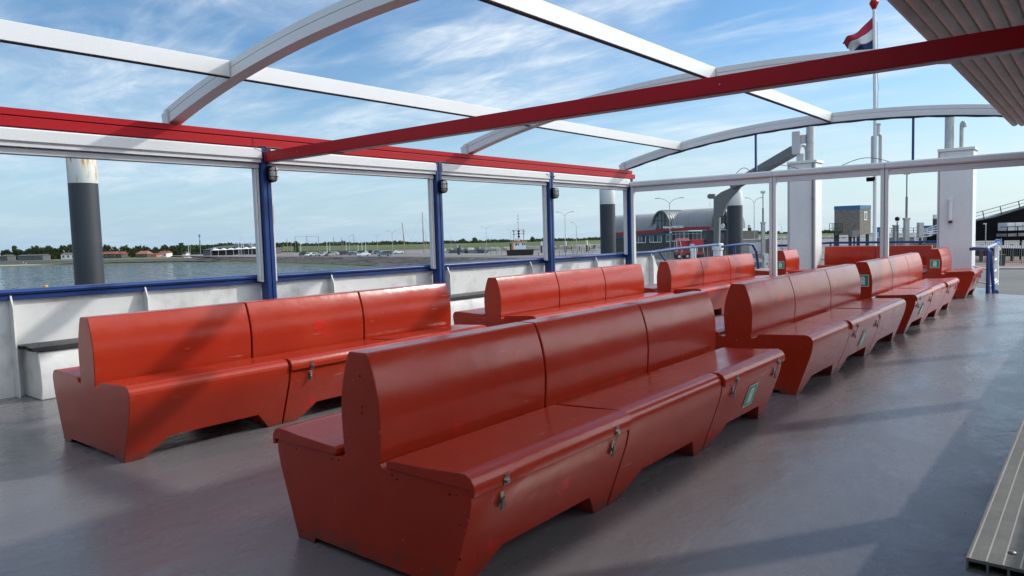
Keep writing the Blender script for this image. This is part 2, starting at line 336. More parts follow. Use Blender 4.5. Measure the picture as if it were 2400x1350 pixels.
# the horizon is paler towards the sun
side = n.new('ShaderNodeMapRange'); side.inputs['From Min'].default_value = -.9; side.inputs['From Max'].default_value = .1; l.new(sep.outputs[0], side.inputs['Value'])
hz = n.new('ShaderNodeMixRGB'); l.new(side.outputs[0], hz.inputs['Fac']); hz.inputs['Color1'].default_value = (2.3, 3.6, 5.0, 1); hz.inputs['Color2'].default_value = (3.8, 5.0, 5.7, 1)
hsv = n.new('ShaderNodeHueSaturation'); hsv.inputs['Saturation'].default_value = 1.22; hsv.inputs['Value'].default_value = .88; l.new(sky.outputs[0], hsv.inputs['Color'])
m1 = n.new('ShaderNodeMixRGB'); l.new(haze.outputs[0], m1.inputs['Fac']); l.new(hsv.outputs[0], m1.inputs['Color1']); l.new(hz.outputs[0], m1.inputs['Color2'])
m2 = n.new('ShaderNodeMixRGB'); l.new(wisp, m2.inputs['Fac']); l.new(m1.outputs[0], m2.inputs['Color1']); m2.inputs['Color2'].default_value = (5.3, 5.9, 6.4, 1)
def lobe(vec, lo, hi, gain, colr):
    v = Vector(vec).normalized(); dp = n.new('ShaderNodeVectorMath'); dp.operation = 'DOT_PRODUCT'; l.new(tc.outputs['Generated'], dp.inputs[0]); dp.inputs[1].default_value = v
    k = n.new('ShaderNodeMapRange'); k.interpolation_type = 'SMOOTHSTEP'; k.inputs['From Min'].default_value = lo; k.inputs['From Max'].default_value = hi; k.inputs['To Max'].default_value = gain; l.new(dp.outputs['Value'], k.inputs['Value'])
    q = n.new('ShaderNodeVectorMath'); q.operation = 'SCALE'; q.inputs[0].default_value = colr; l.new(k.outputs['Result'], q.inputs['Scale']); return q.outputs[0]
# added unseen glow round the sun and overhead to the rear, brightens shaded faces
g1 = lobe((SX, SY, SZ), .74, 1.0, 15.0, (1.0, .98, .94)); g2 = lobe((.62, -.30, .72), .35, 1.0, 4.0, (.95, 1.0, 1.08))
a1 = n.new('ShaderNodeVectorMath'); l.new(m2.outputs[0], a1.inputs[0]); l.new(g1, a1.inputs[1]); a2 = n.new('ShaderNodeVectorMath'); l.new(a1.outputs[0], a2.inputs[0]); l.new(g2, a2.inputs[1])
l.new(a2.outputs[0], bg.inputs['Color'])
sd = bpy.data.lights.new('sun', 'SUN'); sd.energy = 2.15; sd.angle = math.radians(1.3); sd.color = (1, .955, .89)
so = bpy.data.objects.new('sun', sd); col.objects.link(so)
so.rotation_euler = Vector((SX, SY, SZ)).to_track_quat('Z', 'Y').to_euler(); so.location = (20, 30, 30)
scene.view_settings.view_transform = 'Standard'; scene.view_settings.look = 'None'; scene.view_settings.exposure = 0.17; scene.view_settings.gamma = 1
# ================================================================== SHIP
XP, XS = -7.75, .31        # port and starboard bulwark inner faces
def mir(x): return -7.44 - x     # mirror about the ship's centre line
# deck
mb = MB()
mb.prism([(-7.95, -6), (.5, -6), (.5, 15.95), (-1.1, 16.12), (-1.66, 16.45), (-1.66, 17.38), (-2.0, 17.75), (-2.6, 19.6), (-2.9, 21.4), (-6.6, 22.2), (-7.95, 19.0)], 'z', -.25, 0)
tag(mb.build('deck', M['deck'], smooth=False), kind='structure')
mb = MB()
mb.prism([(-7.97, -30), (.52, -30), (.50, 15.9), (-1.1, 16.07), (-1.7, 16.4), (-1.7, 17.35), (-2.04, 17.72), (-2.64, 19.57), (-2.94, 21.35), (-6.5, 22.0), (-7.97, 18.9)], 'z', -6.4, -.26)
tag(mb.build('ferry_hull', M['hull']), 'pale painted ferry hull under the passenger deck, mostly out of sight', 'ship hull')
def rail_z(y): return .993 - (y - 2) * .0052
# bulwark ---------------------------------------------------------------
def bulwark(mirror, label):
    f = mir if mirror else (lambda x: x)
    y0, y1 = (-6, 14.55) if not mirror else (-6, 13.4)
    root = empty('bulwark', (0, 0, 0), label, 'bulwark')
    ys = [y0 + (y1 - y0) * i / 20 for i in range(21)]
    b = MB()
    for a, c in zip(ys, ys[1:]):
        za, zc = rail_z(a) - .09, rail_z(c) - .09
        q = lambda y, z: [(f(XP - .03), y, 0 if z == 0 else z), (f(XP), y, 0 if z == 0 else z)]
    b.hull8([(f(XP - .03), y0, 0), (f(XP), y0, 0), (f(XP), y0, rail_z(y0) - .095), (f(XP - .03), y0, rail_z(y0) - .095)],
            [(f(XP - .03), y1, 0), (f(XP), y1, 0), (f(XP), y1, rail_z(y1) - .095), (f(XP - .03), y1, rail_z(y1) - .095)])
    if not mirror:     # sloping end of the plating beyond the shelter
        zt = rail_z(14.55) - .095
        b.hull8([(XP - .03, 14.551, 0), (XP, 14.551, 0), (XP, 14.551, zt), (XP - .03, 14.551, zt)], [(XP - .03, 15.15, 0), (XP, 15.15, 0), (XP, 15.0, .12), (XP - .03, 15.0, .12)])
    b.build('plating', M['wall'], root)
    # blue rail : rounded cap over a recessed flange
    prof = [(XP - .075, -.05), (XP - .08, -.025), (XP - .06, -.004), (XP + .0, 0), (XP + .055, -.004), (XP + .072, -.025), (XP + .066, -.048), (XP + .03, -.055)]
    r = MB()
    r.hull8([(f(x), y0, rail_z(y0) + z) for x, z in prof], [(f(x), y1, rail_z(y1) + z) for x, z in prof])
    prof = [(XP - .05, -.055), (XP + .045, -.055), (XP + .045, -.100), (XP - .05, -.100)]
    r.hull8([(f(x), y0, rail_z(y0) + z - .001) for x, z in prof], [(f(x), y1, rail_z(y1) + z - .001) for x, z in prof])
    r.build('rail', M['blue'], root, bevel=.006)
    ys = [2.26, 3.46, 5.81, 7.95, 10.0, 12.1, 14.35] if not mirror else [-4, -1.5, 2.3, 3.5, 5.8, 7.95, 10, 12.1]
    for y in ys:
        k = MB(); zt = rail_z(y) - .055
        poly = [(f(XP + .001), 0), (f(XP + .105), 0), (f(XP + .105), zt - .12), (f(XP + .05), zt), (f(XP + .001), zt)]
        k.prism(poly, 'y', y - .008, y + .008)
        k.build('bracket', M['wall'], root, bevel=.003)
    return root
bulwark(False, 'long white port bulwark with blue rail and triangular brackets, left of the benches')
bulwark(True, 'white starboard bulwark with blue rail behind the grey slatted seat, mostly outside the picture')
# wall seats -------------------------------------------------------------
def wall_seat(mirror):
    f = mir if mirror else (lambda x: x)
    lab = 'grey slatted seat board on a rounded white box, bottom right corner of the deck' if mirror else 'long dark slatted seat board on a white box along the port bulwark'
    root = empty('wall_seat', (0, 0, 0), lab, 'bench')
    y0, y1 = (2.10, 12.9) if mirror else (2.325, 13.0)
    z = .485 if mirror else .44
    b = MB()
    poly = [(f(XP + .002), .0), (f(-7.33), .0), (f(-7.30), .12), (f(-7.31), .28), (f(-7.335), z - .05), (f(-7.35), z - .012), (f(-7.37), z), (f(XP + .002), z)]
    b.prism(poly, 'y', y0, y1); b.build('box', M['wall'], root, bevel=.012)
    sm = M['slat_grey'] if mirror else M['slat_dark']
    x0, x1 = XP + .02, (-7.318 if not mirror else -7.19)
    nb = 3; wd = (x1 - x0) / nb
    for i in range(nb):
        s = MB(); a = x0 + i * wd + .003; c = a + wd - .006
        # hollow extruded plank : top, bottom and webs
        ya, yb = y0 - .03 + (.01 if i % 2 else -.012), y1
        s.box(*sorted((f(a), f(c))), ya, yb, z + .030, z + .038)
        s.box(*sorted((f(a), f(c))), ya, yb, z + .003, z + .009)
        nw = 4 if mirror else 3
        for k in range(nw + 1):
            xa = a + (c - a - .005) * k / nw
            s.box(*sorted((f(xa), f(xa + .005))), ya, yb, z + .009, z + .030)
        s.build('seat_board', sm, root)
        g = MB()
        for k in range(5):
            xa = c - .009 - .0345 * k
            g.box(*sorted((f(xa), f(xa + .0035))), ya + .001, yb, z + .0378, z + .0392)
        if mirror: g.build('board_groove', M['groove'], root)
        else: g.bm.free()
    for i in range(3):
        sc = MB(); xa = x0 + wd * (i + .5); c = Vector((f(xa), y0 + .05, z + .0385))
        sc.lathe([(.009, 0), (.009, .003), (.005, .005)], c, 10); sc.build('screw', M['steel'], root)
wall_seat(False); wall_seat(True)
# shelter frame ----------------------------------------------------------
fr = empty('shelter_frame', (0, 0, 0), 'white arched roof frame with red edge beams on blue posts over the deck', 'roof frame')
POSTS = [4.85, 7.68, 10.47, 13.28, .1, -3.9]
for y in POSTS:
    for sgn in (0, 1):
        f = mir if sgn else (lambda x: x)
        b = MB()
        b.box(*sorted((f(-7.70), f(-7.555))), y - .05, y + .002, 0, 2.44)
        b.box(*sorted((f(-7.70), f(-7.548))), y + .007, y + .055, 0, 2.44)
        b.build('post', M['blue'], fr, bevel=.004)
# edge beams
for sgn in (0, 1):
    f = mir if sgn else (lambda x: x)
    b = MB(); b.box(*sorted((f(-7.74), f(-7.56))), -6, 13.45, 2.445, 2.535); b.box(*sorted((f(-7.74), f(-7.585))), -6, 13.38, 2.549, 2.612)
    b.build('edge_beam', M['red'], fr, bevel=.004)
    b = MB(); b.box(*sorted((f(-7.73), f(-7.60))), -6, 13.37, 2.5355, 2.5485); b.build('gasket', M['dark_gap'], fr)
# arches
def ztop(x):
    u = (x + 3.72) / 4.02
    return 3.27 - .50 * abs(u) ** 2.15
def arch(yc, wide=.14, blue=False):
    N = 40; xs = [-7.75 + (8.06) * i / N for i in range(N + 1)]
    b = MB()
    for (za, zb, hw) in ((-.060, 0, wide / 2), (-.155, -.066, wide / 2), (-.07, -.055, wide / 2 - .012)):
        prev = None; first = None
        for i, x in enumerate(xs):
            zt = ztop(x); dz = (ztop(x + .01) - ztop(x - .01)) / .02; nx, nz = -dz, 1; ln = math.hypot(nx, nz); nx /= ln; nz /= ln
            ring = [b.v((x + nx * k, yy, zt + nz * k)) for k, yy in ((za, yc - hw), (za, yc + hw), (zb, yc + hw), (zb, yc - hw))]
            if prev:
                for j in range(4): b.bm.faces.new((prev[j], prev[(j + 1) % 4], ring[(j + 1) % 4], ring[j]))
            else: b.bm.faces.new(ring[::-1])
            prev = ring
        b.bm.faces.new(prev)
    o = b.build('arch', M['alu'], fr, sharp=30)
    g = MB()      # dark rubber line below
    prev = None
    for i, x in enumerate(xs[:-1]):
        pass
    # end plates at the feet
    for sgn in (0, 1):
        f = mir if sgn else (lambda x: x)
        p = MB(); pl = [(f(-7.775), 2.60), (f(-7.70), 2.60), (f(-7.72), 2.755), (f(-7.80), 2.735)]
        p.prism(pl, 'y', yc - wide / 2 - .004, yc + wide / 2 + .004)
        p.build('end_cap', M['alu'], fr, bevel=.004)
        q = MB(); q.box(*sorted((f(-7.66), f(-7.635))), yc - wide / 2 - .012, yc - wide / 2 - .002, 2.61, 2.77); q.build('clamp', M['alu2'], fr)
    return o
for yc in (3.86, 8.50, 13.27, -.8): arch(yc)
# purlins
for px_ in (-6.43, -3.66, -.98):
    zt = ztop(px_) + .004
    ys = [-6, -.87, -.73, 3.79, 3.93, 8.43, 8.57, 13.2]
    for a, c in ((0, 1), (2, 3), (4, 5), (6, 7)):
        b = MB(); b.box(px_ - .045, px_ + .025, ys[a], ys[c], zt - .150, zt); 
        b.build('purlin', M['alu'], fr, bevel=.004)
        g = MB(); g.box(px_ - .03, px_ + .010, ys[a], ys[c], zt - .158, zt - .1505); g.build('gasket', M['dark_gap'], fr)
        k = MB(); k.box(px_ + .026, px_ + .034, ys[c] - .012, ys[c] - .003, zt - .13, zt - .02); k.build('clamp', M['alu2'], fr)
for yc in (3.86, 8.50, 13.27):
    for px_ in (-6.43, -3.66, -.98):
        zt = ztop(px_)
        b = MB(); b.tube([(px_ - .05, yc - .076, zt - .02), (px_ - .05, yc - .084, zt - .07), (px_ - .046, yc - .078, zt - .13)], .006, 6); b.build('clamp_wire', M['davit'], fr)
for x in (-6.9, -2.05):
    b = MB(); b.tube([(x, 4.8185, 2.333), (x, 4.816, 2.333)], .0045, 8); b.build('bolt', M['alu2'], fr)
b = MB(); b.box(-6.35, -6.2, 4.815, 4.935, 2.262, 2.2675); b.build('joint_plate', M['red'], fr)
b = MB(); b.box(-7.742, -7.556, 4.70, 4.706, 2.44, 2.54); b.build('beam_joint', M['dark_gap'], fr)
# red crossbeam
b = MB(); b.box(-7.545, .1, 4.82, 4.93, 2.275, 2.392); tag(b.build('crossbeam', M['red'], fr, bevel=.004), 'straight red crossbeam spanning the deck under the arches')
b = MB(); b.box(-7.50, .05, 4.84, 4.91, 2.268, 2.2745); b.build('crossbeam_strip', M['alu2'], fr)
# header boxes and guides on both sides
bays = [(.16, 4.79), (4.91, 7.62), (7.74, 10.41), (10.53, 13.19), (-3.84, .04)]
for a, c in bays:
    for sgn in (0, 1):
        f = mir if sgn else (lambda x: x)
        b = MB(); b.prism([(f(-7.74), 2.43), (f(-7.545), 2.43), (f(-7.533), 2.418), (f(-7.530), 2.318), (f(-7.552), 2.300), (f(-7.552), 2.268), (f(-7.74), 2.268)], 'y', a, c)
        b.build('screen_housing', M['alu'], fr, bevel=.003, sharp=12)
        b = MB(); b.box(*sorted((f(-7.70), f(-7.60))), a, c, 2.205, 2.262); b.build('bottom_bar', M['alu'], fr, bevel=.006)
        for y in ((c - .055, a + .0)):
            b = MB(); b.box(*sorted((f(-7.675), f(-7.62))), y + .001, y + .024, .90, 2.204); b.box(*sorted((f(-7.675), f(-7.615))), y + .028, y + .054, .89, 2.204)
            b.build('guide_rail', M['alu'], fr, bevel=.003)
# far cross frame y=13.24
YF = 13.24
segs = [(-7.53, -4.70), (-4.64, -2.86), (-2.80, -.80)]
b = MB()
for a, c in segs:
    b = MB(); b.prism([(YF - .06, 2.262), (YF - .085, 2.285), (YF - .085, 2.35), (YF - .06, 2.372), (YF + .08, 2.372), (YF + .08, 2.262)], 'x', a, c + .055)
    b.build('screen_housing', M['alu'], fr, bevel=.003, sharp=12)
    b = MB(); b.box(a + .06, c - .004, YF - .03, YF + .04, 2.165, 2.258); b.build('bottom_bar', M['alu'], fr, bevel=.006)
for xg in (-7.52, -4.70, -4.635, -2.87, -2.805, -.86, .03):
    b = MB(); b.box(xg, xg + .055, YF - .05, YF + .03, .0, 2.2615); b.build('guide_rail', M['alu'], fr, bevel=.004)
for xg in (-4.6455, -2.8155):
    b = MB(); b.box(xg + .001, xg + .0095, YF - .03, YF + .02, 0, 2.26); b.build('gasket', M['dark_gap'], fr)
for xs_ in (-4.96, -2.41):
    b = MB(); b.box(xs_ - .018, xs_ + .018, YF, YF + .03, 2.374, ztop(xs_) - .158); b.build('strut', M['blue'], fr)
b = MB()   # dark blue seal under the last arch, slightly wavy
N = 60; prev = None
for i in range(N + 1):
    x = -7.6 + 7.7 * i / N; z1 = ztop(x) - .158; z0 = z1 - .018 - .012 * abs(math.sin(i * .9)) ; 
    ring = [b.v((x, YF - .02, z0)), b.v((x, YF + .03, z0)), b.v((x, YF + .03, z1)), b.v((x, YF - .02, z1))]
    if prev:
        for j in range(4): b.bm.faces.new((prev[j], prev[(j + 1) % 4], ring[(j + 1) % 4], ring[j]))
    prev = ring
b.build('seal_strip', mat('navy_seal', (.01, .02, .05), .6), fr)
# clear vinyl under the last arch
vm = bpy.data.materials.new('clear_vinyl'); tt = nt(vm); bs = tt.nodes['Principled BSDF']; tr = tt.nodes.new('ShaderNodeBsdfTransparent'); mxs = tt.nodes.new('ShaderNodeMixShader'); mxs.inputs[0].default_value = .045
bs.inputs['Roughness'].default_value = .12; bs.inputs['Base Color'].default_value = (.6, .6, .6, 1)
tt.links.new(tr.outputs[0], mxs.inputs[1]); tt.links.new(bs.outputs[0], mxs.inputs[2]); tt.links.new(mxs.outputs[0], tt.nodes['Material Output'].inputs['Surface'])
b = MB(); A = []; B = []
for i in range(41):
    x = -7.0 + 6.8 * i / 40; A.append((x, YF + .035, 2.374)); B.append((x, YF + .035, max(2.38, ztop(x) - .16)))
b.strip(A, B); b.build('vinyl_panel', vm, fr, fixn=False)
# cables along the headers
b = MB(); b.tube([(-7.53, 4.70, 2.43), (-7.50, 4.78, 2.452), (-7.49, 4.86, 2.43), (-7.53, 4.93, 2.446), (-7.55, 5.1, 2.44)], .006, 6); b.build('cable', M['dark_metal'], fr)
b = MB(); b.tube([(-7.52, 4.83, 2.42), (-7.50, 4.80, 2.30), (-7.5, 4.86, 2.25)], .005, 6); b.build('cable', M['dark_metal'], fr)
b = MB(); b.tube([(-7.53, 7.60, 2.432), (-7.49, 7.72, 2.446), (-7.53, 7.9, 2.44)], .006, 6); b.build('cable', M['dark_metal'], fr)
b = MB(); b.tube([(-7.53, 10.3, 2.40), (-7.50, 10.42, 2.38), (-7.53, 10.55, 2.36)], .005, 6); b.build('cable', M['dark_metal'], fr)
for x0_, x1_ in ((-5.0, -4.2), (-3.5, -2.75), (-5.35, -5.05)):
    b = MB(); b.tube([(x0_ + (x1_ - x0_) * i / 8, YF + .05, 2.375 + .10 * math.sin(math.pi * i / 8)) for i in range(9)], .006, 6); b.build('cable', M['dark_metal'], fr)

# unseen roofed block added behind the viewpoint to cut sky light -----------------------------------
root = empty('sky_blocker', (0, 0, 0), 'unseen roofed block with dark windows, added behind the viewpoint to cut sky light', 'sky_blocker')
b = MB(); b.box(-7.6, .2, -12, -6.2, 0, 2.75); b.build('wall', M['white'], root)
b = MB(); b.box(-7.2, -.2, -6.19, -6.12, .9, 2.2); b.build('window', M['glass'], root)
b = MB(); b.box(-7.7, .3, -12, -1.2, 2.76, 2.95); b.build('roof', M['davit'], root)
# retracted folded roof on the starboard side ----------------------------
rr = empty('folded_roof', (0, 0, 0), 'grey brown folded fabric roof stacked in pleats, top right corner', 'retractable roof')
b = MB()
pl = []; x = -1.10; zbase = 2.76
npl = 15; wd = .093
cs = []
for i in range(npl):
    xc = -1.045 + i * wd; zc = 2.77 - .009 * i
    for k in range(9):
        a = math.pi * (k / 8); cs.append((xc - math.cos(a) * wd * .5, zc - math.sin(a) * wd * .55))
    cs.append((xc + wd * .5, zc + .012))
top = [(cs[-1][0], 3.02), (cs[0][0] + .3, 3.13), (cs[0][0], 3.10)]
poly = cs + top
y0, y1 = -6, 12.86
va = [b.v((p[0], y0, p[1])) for p in poly]; vb = [b.v((p[0], y1, p[1])) for p in poly]
vm_ = []
for i in range(len(poly)): b.bm.faces.new((va[i], va[(i + 1) % len(poly)], vb[(i + 1) % len(poly)], vb[i]))
b.bm.faces.new(va[::-1]); b.bm.faces.new(vb)
b.build('pleated_fabric', M['canopy'], rr, sharp=50, bevel=0)
b = MB()
for i in range(npl):
    xc = -1.045 + i * wd; zc = 2.77 - .009 * i
    b.tube([(xc, 12.80, zc - .008), (xc, 12.93, zc - .008)], .042, 14)
b.build('pleat_end', M['canopy'], rr, sharp=50, bevel=.012)
# bulkhead lamps ---------------------------------------------------------
def lamp(y, z, lab, first=[None]):
    if first[0] is None:
        root = empty('bulkhead_lamp', (0, 0, 0), lab, 'lamp', 'bulkhead lamps on the blue posts')
        b = MB(); N = 20
        def oval(hw, hh, k): 
            a = 2 * math.pi * k / N; r = hw; yy = math.cos(a) * hw; zz_ = math.sin(a) * hw + (hh - hw) * (1 if math.sin(a) > 0 else -1)
            return yy, zz_
        def loft(rings, mb_):
            pv = None
            for xo, hw, hh in rings:
                rg = [mb_.v((xo, *oval(hw, hh, k))) for k in range(N)]
                if pv:
                    for k in range(N): mb_.bm.faces.new((pv[k], pv[(k + 1) % N], rg[(k + 1) % N], rg[k]))
                else: mb_.bm.faces.new(rg[::-1])
                pv = rg
            mb_.bm.faces.new(pv)
        loft([(0, .058, .098), (.03, .058, .098), (.04, .05, .09)], b); b.build('lamp_body', M['black'], root)
        b = MB(); loft([(.0405, .045, .085), (.075, .045, .084), (.098, .038, .076), (.11, .02, .055)], b); b.build('lamp_glass', M['glass_dirty'], root, sharp=60)
        b = MB()
        for xo in (.062,):
            b.tube([(xo, *oval(.050, .09, k)) for k in range(N)] + [(xo, *oval(.050, .09, 0))], .004, 6)
        b.tube([(.03, 0, -.092), (.09, 0, -.088), (.114, 0, -.06), (.117, 0, 0), (.114, 0, .06), (.09, 0, .088), (.03, 0, .092)], .004, 6)
        for z_ in (-.035, .035): b.tube([(.03, -.052, z_), (.08, -.048, z_), (.113, -.02, z_), (.113, .02, z_), (.08, .048, z_), (.03, .052, z_)], .004, 6)
        b.build('lamp_cage', M['black'], root); first[0] = root
    else:
        root = copy_tree(first[0]); root['label'] = lab
    root.location = (-7.547, y, z)
lamp(4.90, 2.14, 'oval caged lamp on the nearest blue post, just under the red crossbeam')
lamp(7.72, 2.09, 'oval caged lamp on the second blue post from the left')
lamp(10.51, 2.07, 'oval caged lamp on the third blue post, the smallest of the three in view')
b = None
# ------------------------------------------------------------------ benches
SEAM = .445
def right_profile(lid):
    foot = [(.478, 0), (.520, .12), (.560, .23), (.592, .32), (.606, .38)]
    if lid: top = [(.607, .420), (.604, .434), (.595, .440), (.21, .440), (.17, .432), (.128, .432), (.113, SEAM)]
    else: top = [(.612, .430), (.610, .452), (.598, .474), (.578, .488), (.552, .494), (.50, .493), (.36, .486), (.24, .481), (.185, .478), (.168, .470), (.155, .447), (.130, .440), (.113, SEAM)]
    return foot + top
BACKP = [(.113, SEAM), (.119, .52), (.123, .60), (.122, .66), (.115, .72), (.101, .78), (.083, .835), (.066, .876), (.060, .887), (.050, .892)]
def section_meshes(L, lid):
    b = MB(); P = right_profile(lid)
    fa, sa, sb, fb = .12, .28, L - .21, L - .11
    for sg in (1, -1):
        pts = [(sg * x, z) for x, z in P]
        (x0, z0), (x1, z1) = pts[0], pts[1]
        b.face([(x0, 0, z0), (x0, fa, z0), (x1, sa, z1), (x1, 0, z1)]); b.face([(x0, fb, z0), (x0, L, z0), (x1, L, z1), (x1, sb, z1)])
        for (xa, za), (xb, zb) in zip(pts[1:], pts[2:]): b.face([(xa, 0, za), (xa, L, za), (xb, L, zb), (xb, 0, zb)])
    b.face([(-.113, 0, SEAM), (.113, 0, SEAM), (.113, L, SEAM), (-.113, L, SEAM)])
    ring = [(x, z) for x, z in P] + [(-x, z) for x, z in P[::-1]]
    low = [(-.36, 0), (-.345, .028), (.345, .028), (.36, 0)]
    for y in (0, L): b.face([(x, y, z) for x, z in ring + low])
    b.face([(-.52, sa, .12), (.52, sa, .12), (.52, sb, .12), (-.52, sb, .12)])
    yn = lambda z: fa + (sa - fa) * z / .12
    yf = lambda z: fb + (sb - fb) * z / .12
    for yy, end in ((yn, 0), (yf, L)):
        b.face([(-.478, yy(0), 0), (-.36, yy(0), 0), (-.345, yy(.028), .028), (.345, yy(.028), .028), (.36, yy(0), 0), (.478, yy(0), 0), (.52, yy(.12), .12), (-.52, yy(.12), .12)])
        for s_ in (1, -1): b.face([(s_ * .478, end, 0), (s_ * .36, end, 0), (s_ * .36, yy(0), 0), (s_ * .478, yy(0), 0)])
        b.face([(-.345, end, .028), (.345, end, .028), (.345, yy(.028), .028), (-.345, yy(.028), .028)])
    return b
def back_mesh(L):
    b = MB(); ring = BACKP + [(-x, z) for x, z in BACKP[::-1]]
    b.prism(ring, 'y', 0, L); return b
LIDP = [(.160, .4405), (.160, .462), (.172, .474), (.28, .478), (.42, .484), (.54, .494), (.585, .496), (.612, .484), (.628, .462), (.632, .440), (.630, .415), (.613, .415), (.611, .4405)]
def side_point(z, sg=1):
    P = right_profile(True)
    for (xa, za), (xb, zb) in zip(P, P[1:]):
        if za <= z <= zb: return sg * (xa + (xb - xa) * (z - za) / (zb - za))
    return sg * .6
def latch_mesh(sg, y, open_=False):
    b = MB()
    xo = .633
    b.box(*sorted((sg * xo, sg * (xo + .003))), y - .016, y + .016, .418, .446)
    for dy in (-.007, .007):      # rivets
        b.tube([(sg * (xo + .001), y + dy, .455), (sg * (xo + .006), y + dy, .455)], .0045, 8)
    b.box(*sorted((sg * (xo + .004), sg * (xo + .012))), y - .010, y + .010, .424, .436)
    if open_: plate = b; b = MB()
    d = Vector((side_point(.38) - side_point(.30), 0, .08)).normalized()
    p0 = Vector((sg * (side_point(.325) + .003), y, .325)); p1 = Vector((sg * (side_point(.385) + .003), y, .385))
    b.bar(p0, p1, .022, .004, up=(sg, 0, 0))
    b.bar(p0 + Vector((sg * .009, 0, .010)), p1 + Vector((sg * .010, 0, -.020)), .014, .007, up=(sg, 0, 0))
    b.tube([p0 + Vector((sg * .012, 0, -.012)), p0 + Vector((sg * .016, 0, .02))], .008, 8)
    for dy in (-.010, .010):
        if not open_: b.tube([p1 + Vector((sg * .005, dy, -.02)), Vector((sg * (xo - .002), y + dy * .8, .405)), Vector((sg * (xo + .010), y + dy * .6, .43))], .0018, 6)
    return (plate, b) if open_ else (b,)
def sticker(parent, frame, wdt, hgt):
    """frame: (origin, u, v, nrm) ; a green square with a pale border and a life jacket"""
    o, u, v, nn = frame
    def pt(a, c, k): return o + u * a + v * c + nn * k
    s = MB(); 
    q = lambda a0, a1, c0, c1, k0, k1: s.hull8([pt(a0, c0, k0), pt(a1, c0, k0), pt(a1, c1, k0), pt(a0, c1, k0)], [pt(a0, c0, k1), pt(a1, c0, k1), pt(a1, c1, k1), pt(a0, c1, k1)])
    q(-wdt / 2, wdt / 2, -hgt / 2, hgt / 2, 0, .0015)
    o1 = s.build('sticker', M['sticker_w'], parent)
    s = MB(); bd = .007
    q = lambda a0, a1, c0, c1, k0, k1: s.hull8([pt(a0, c0, k0), pt(a1, c0, k0), pt(a1, c1, k0), pt(a0, c1, k0)], [pt(a0, c0, k1), pt(a1, c0, k1), pt(a1, c1, k1), pt(a0, c1, k1)])
    q(-wdt / 2 + bd, wdt / 2 - bd, -hgt / 2 + bd, hgt / 2 - bd, .0016, .0022)
    s.build('sticker_field', M['sticker_g'], parent)
    s = MB(); h = hgt * .36; ww = hgt * .19
    out = [(-ww, -h), (-ww * .22, -h), (-ww * .10, -h * .62), (ww * .10, -h * .62), (ww * .22, -h), (ww, -h), (ww * 1.05, h * .35)]
    for k in range(0, 9): a = math.pi * k / 8; out.append((math.cos(a) * ww * 1.05, h * .4 + math.sin(a) * h * .6))
    out.append((-ww * 1.05, h * .35))
    s.hull8([pt(a, c, .0023) for a, c in out], [pt(a, c, .0029) for a, c in out])
    s.build('sticker_symbol', M['sticker_w'], parent)
    s = MB(); out = [(math.cos(a) * ww * .24, h * .42 + math.sin(a) * h * .16) for a in [2 * math.pi * k / 12 for k in range(12)]]
    s.hull8([pt(a, c, .0030) for a, c in out], [pt(a, c, .0035) for a, c in out]); s.build('sticker_symbol_opening', M['sticker_g'], parent)
def bench(xc, y0, lengths, lids, label, side_st=None, end_st=None, grp='red back to back benches standing in rows', rot=0, loc=None):
    root = empty('bench', loc or (xc, y0, 0), label, 'bench', grp, rot)
    y = 0
    for i, (L, lid) in enumerate(zip(lengths, lids)):
        Ls = L - .014
        s = section_meshes(Ls, lid).build('bench_section', M['bench'], root, sharp=28, bevel=.0035, seg=2, seam=SEAM); s.location = (0, y, 0)
        bk = back_mesh(Ls).build('backrest', M['bench'], s, sharp=24, bevel=.006, seg=3, seam=SEAM)
        if lid:
            for sg in (1, -1):
                b = MB(); b.prism([(sg * a, c) for a, c in LIDP], 'y', -.009 if i == 0 else -.004, Ls + .004); b.build('seat_lid', M['bench'], s, sharp=30, bevel=.003)
                if sg > 0 or i == 0:
                    for k, yy in enumerate((.17, Ls - .14)): [lm.build('latch' if q_ == 0 else 'latch_lever', M['steel'], s, smooth=False) for q_, lm in enumerate(latch_mesh(sg, yy, open_=(k == 0 and i == 0)))]
        if side_st is not None and i == side_st:
            z0, z1 = .19, .33; p0 = Vector((side_point(z0), Ls * .52, z0)); p1 = Vector((side_point(z1), Ls * .52, z1)); v = (p1 - p0).normalized(); u = Vector((0, 1, 0)); nn = u.cross(v).normalized()
            sticker(s, ((p0 + p1) / 2 + nn * .004, u, v, nn), .16, .16)
        if end_st is not None and i == 0:
            sticker(s, (Vector((.01, -.0035, end_st)), Vector((1, 0, 0)), Vector((0, 0, 1)), Vector((0, -1, 0))), .15, .15)
        y += L
    return root
near_bench = bench(-2.36, 1.89, (1.13, 1.10, 1.05), (1, 0, 1), 'nearest dark red back to back bench in the foreground, green sticker on its last locker', side_st=2)
bench(-2.38, 5.93, (1.10, 1.17, 1.24), (0, 1, 0), 'second dark red bench of the right row, sticker on its middle locker', side_st=1)
bench(-2.375, 9.96, (1.15, 1.10, 1.06), (1, 0, 1), 'third bench of the right row, half sunlit, green sticker on its near end', side_st=0, end_st=.655)
bench(-2.386, 15.12, (1.12,), (1,), 'single red locker bench beside the right white column, green sticker on its end', side_st=0, end_st=.62)
bench(-5.20, 1.925, (1.14, 1.10, 1.12), (0, 1, 0), 'leftmost red bench in the foreground with patchy bright paint, beside the port wall seat')
bench(-5.24, 6.10, (1.12, 1.06, 1.05), (0, 0, 0), 'middle sunlit orange red bench of the left row')
bench(-5.17, 10.02, (1.14, 1.13, 1.14), (0, 1, 0), 'farthest three-part bench of the left row with diagonal shadows on its backs')
bench(-5.10, 14.93, (.85,), (1,), 'short red bench in front of the left white column, green sticker on its end', end_st=.60)
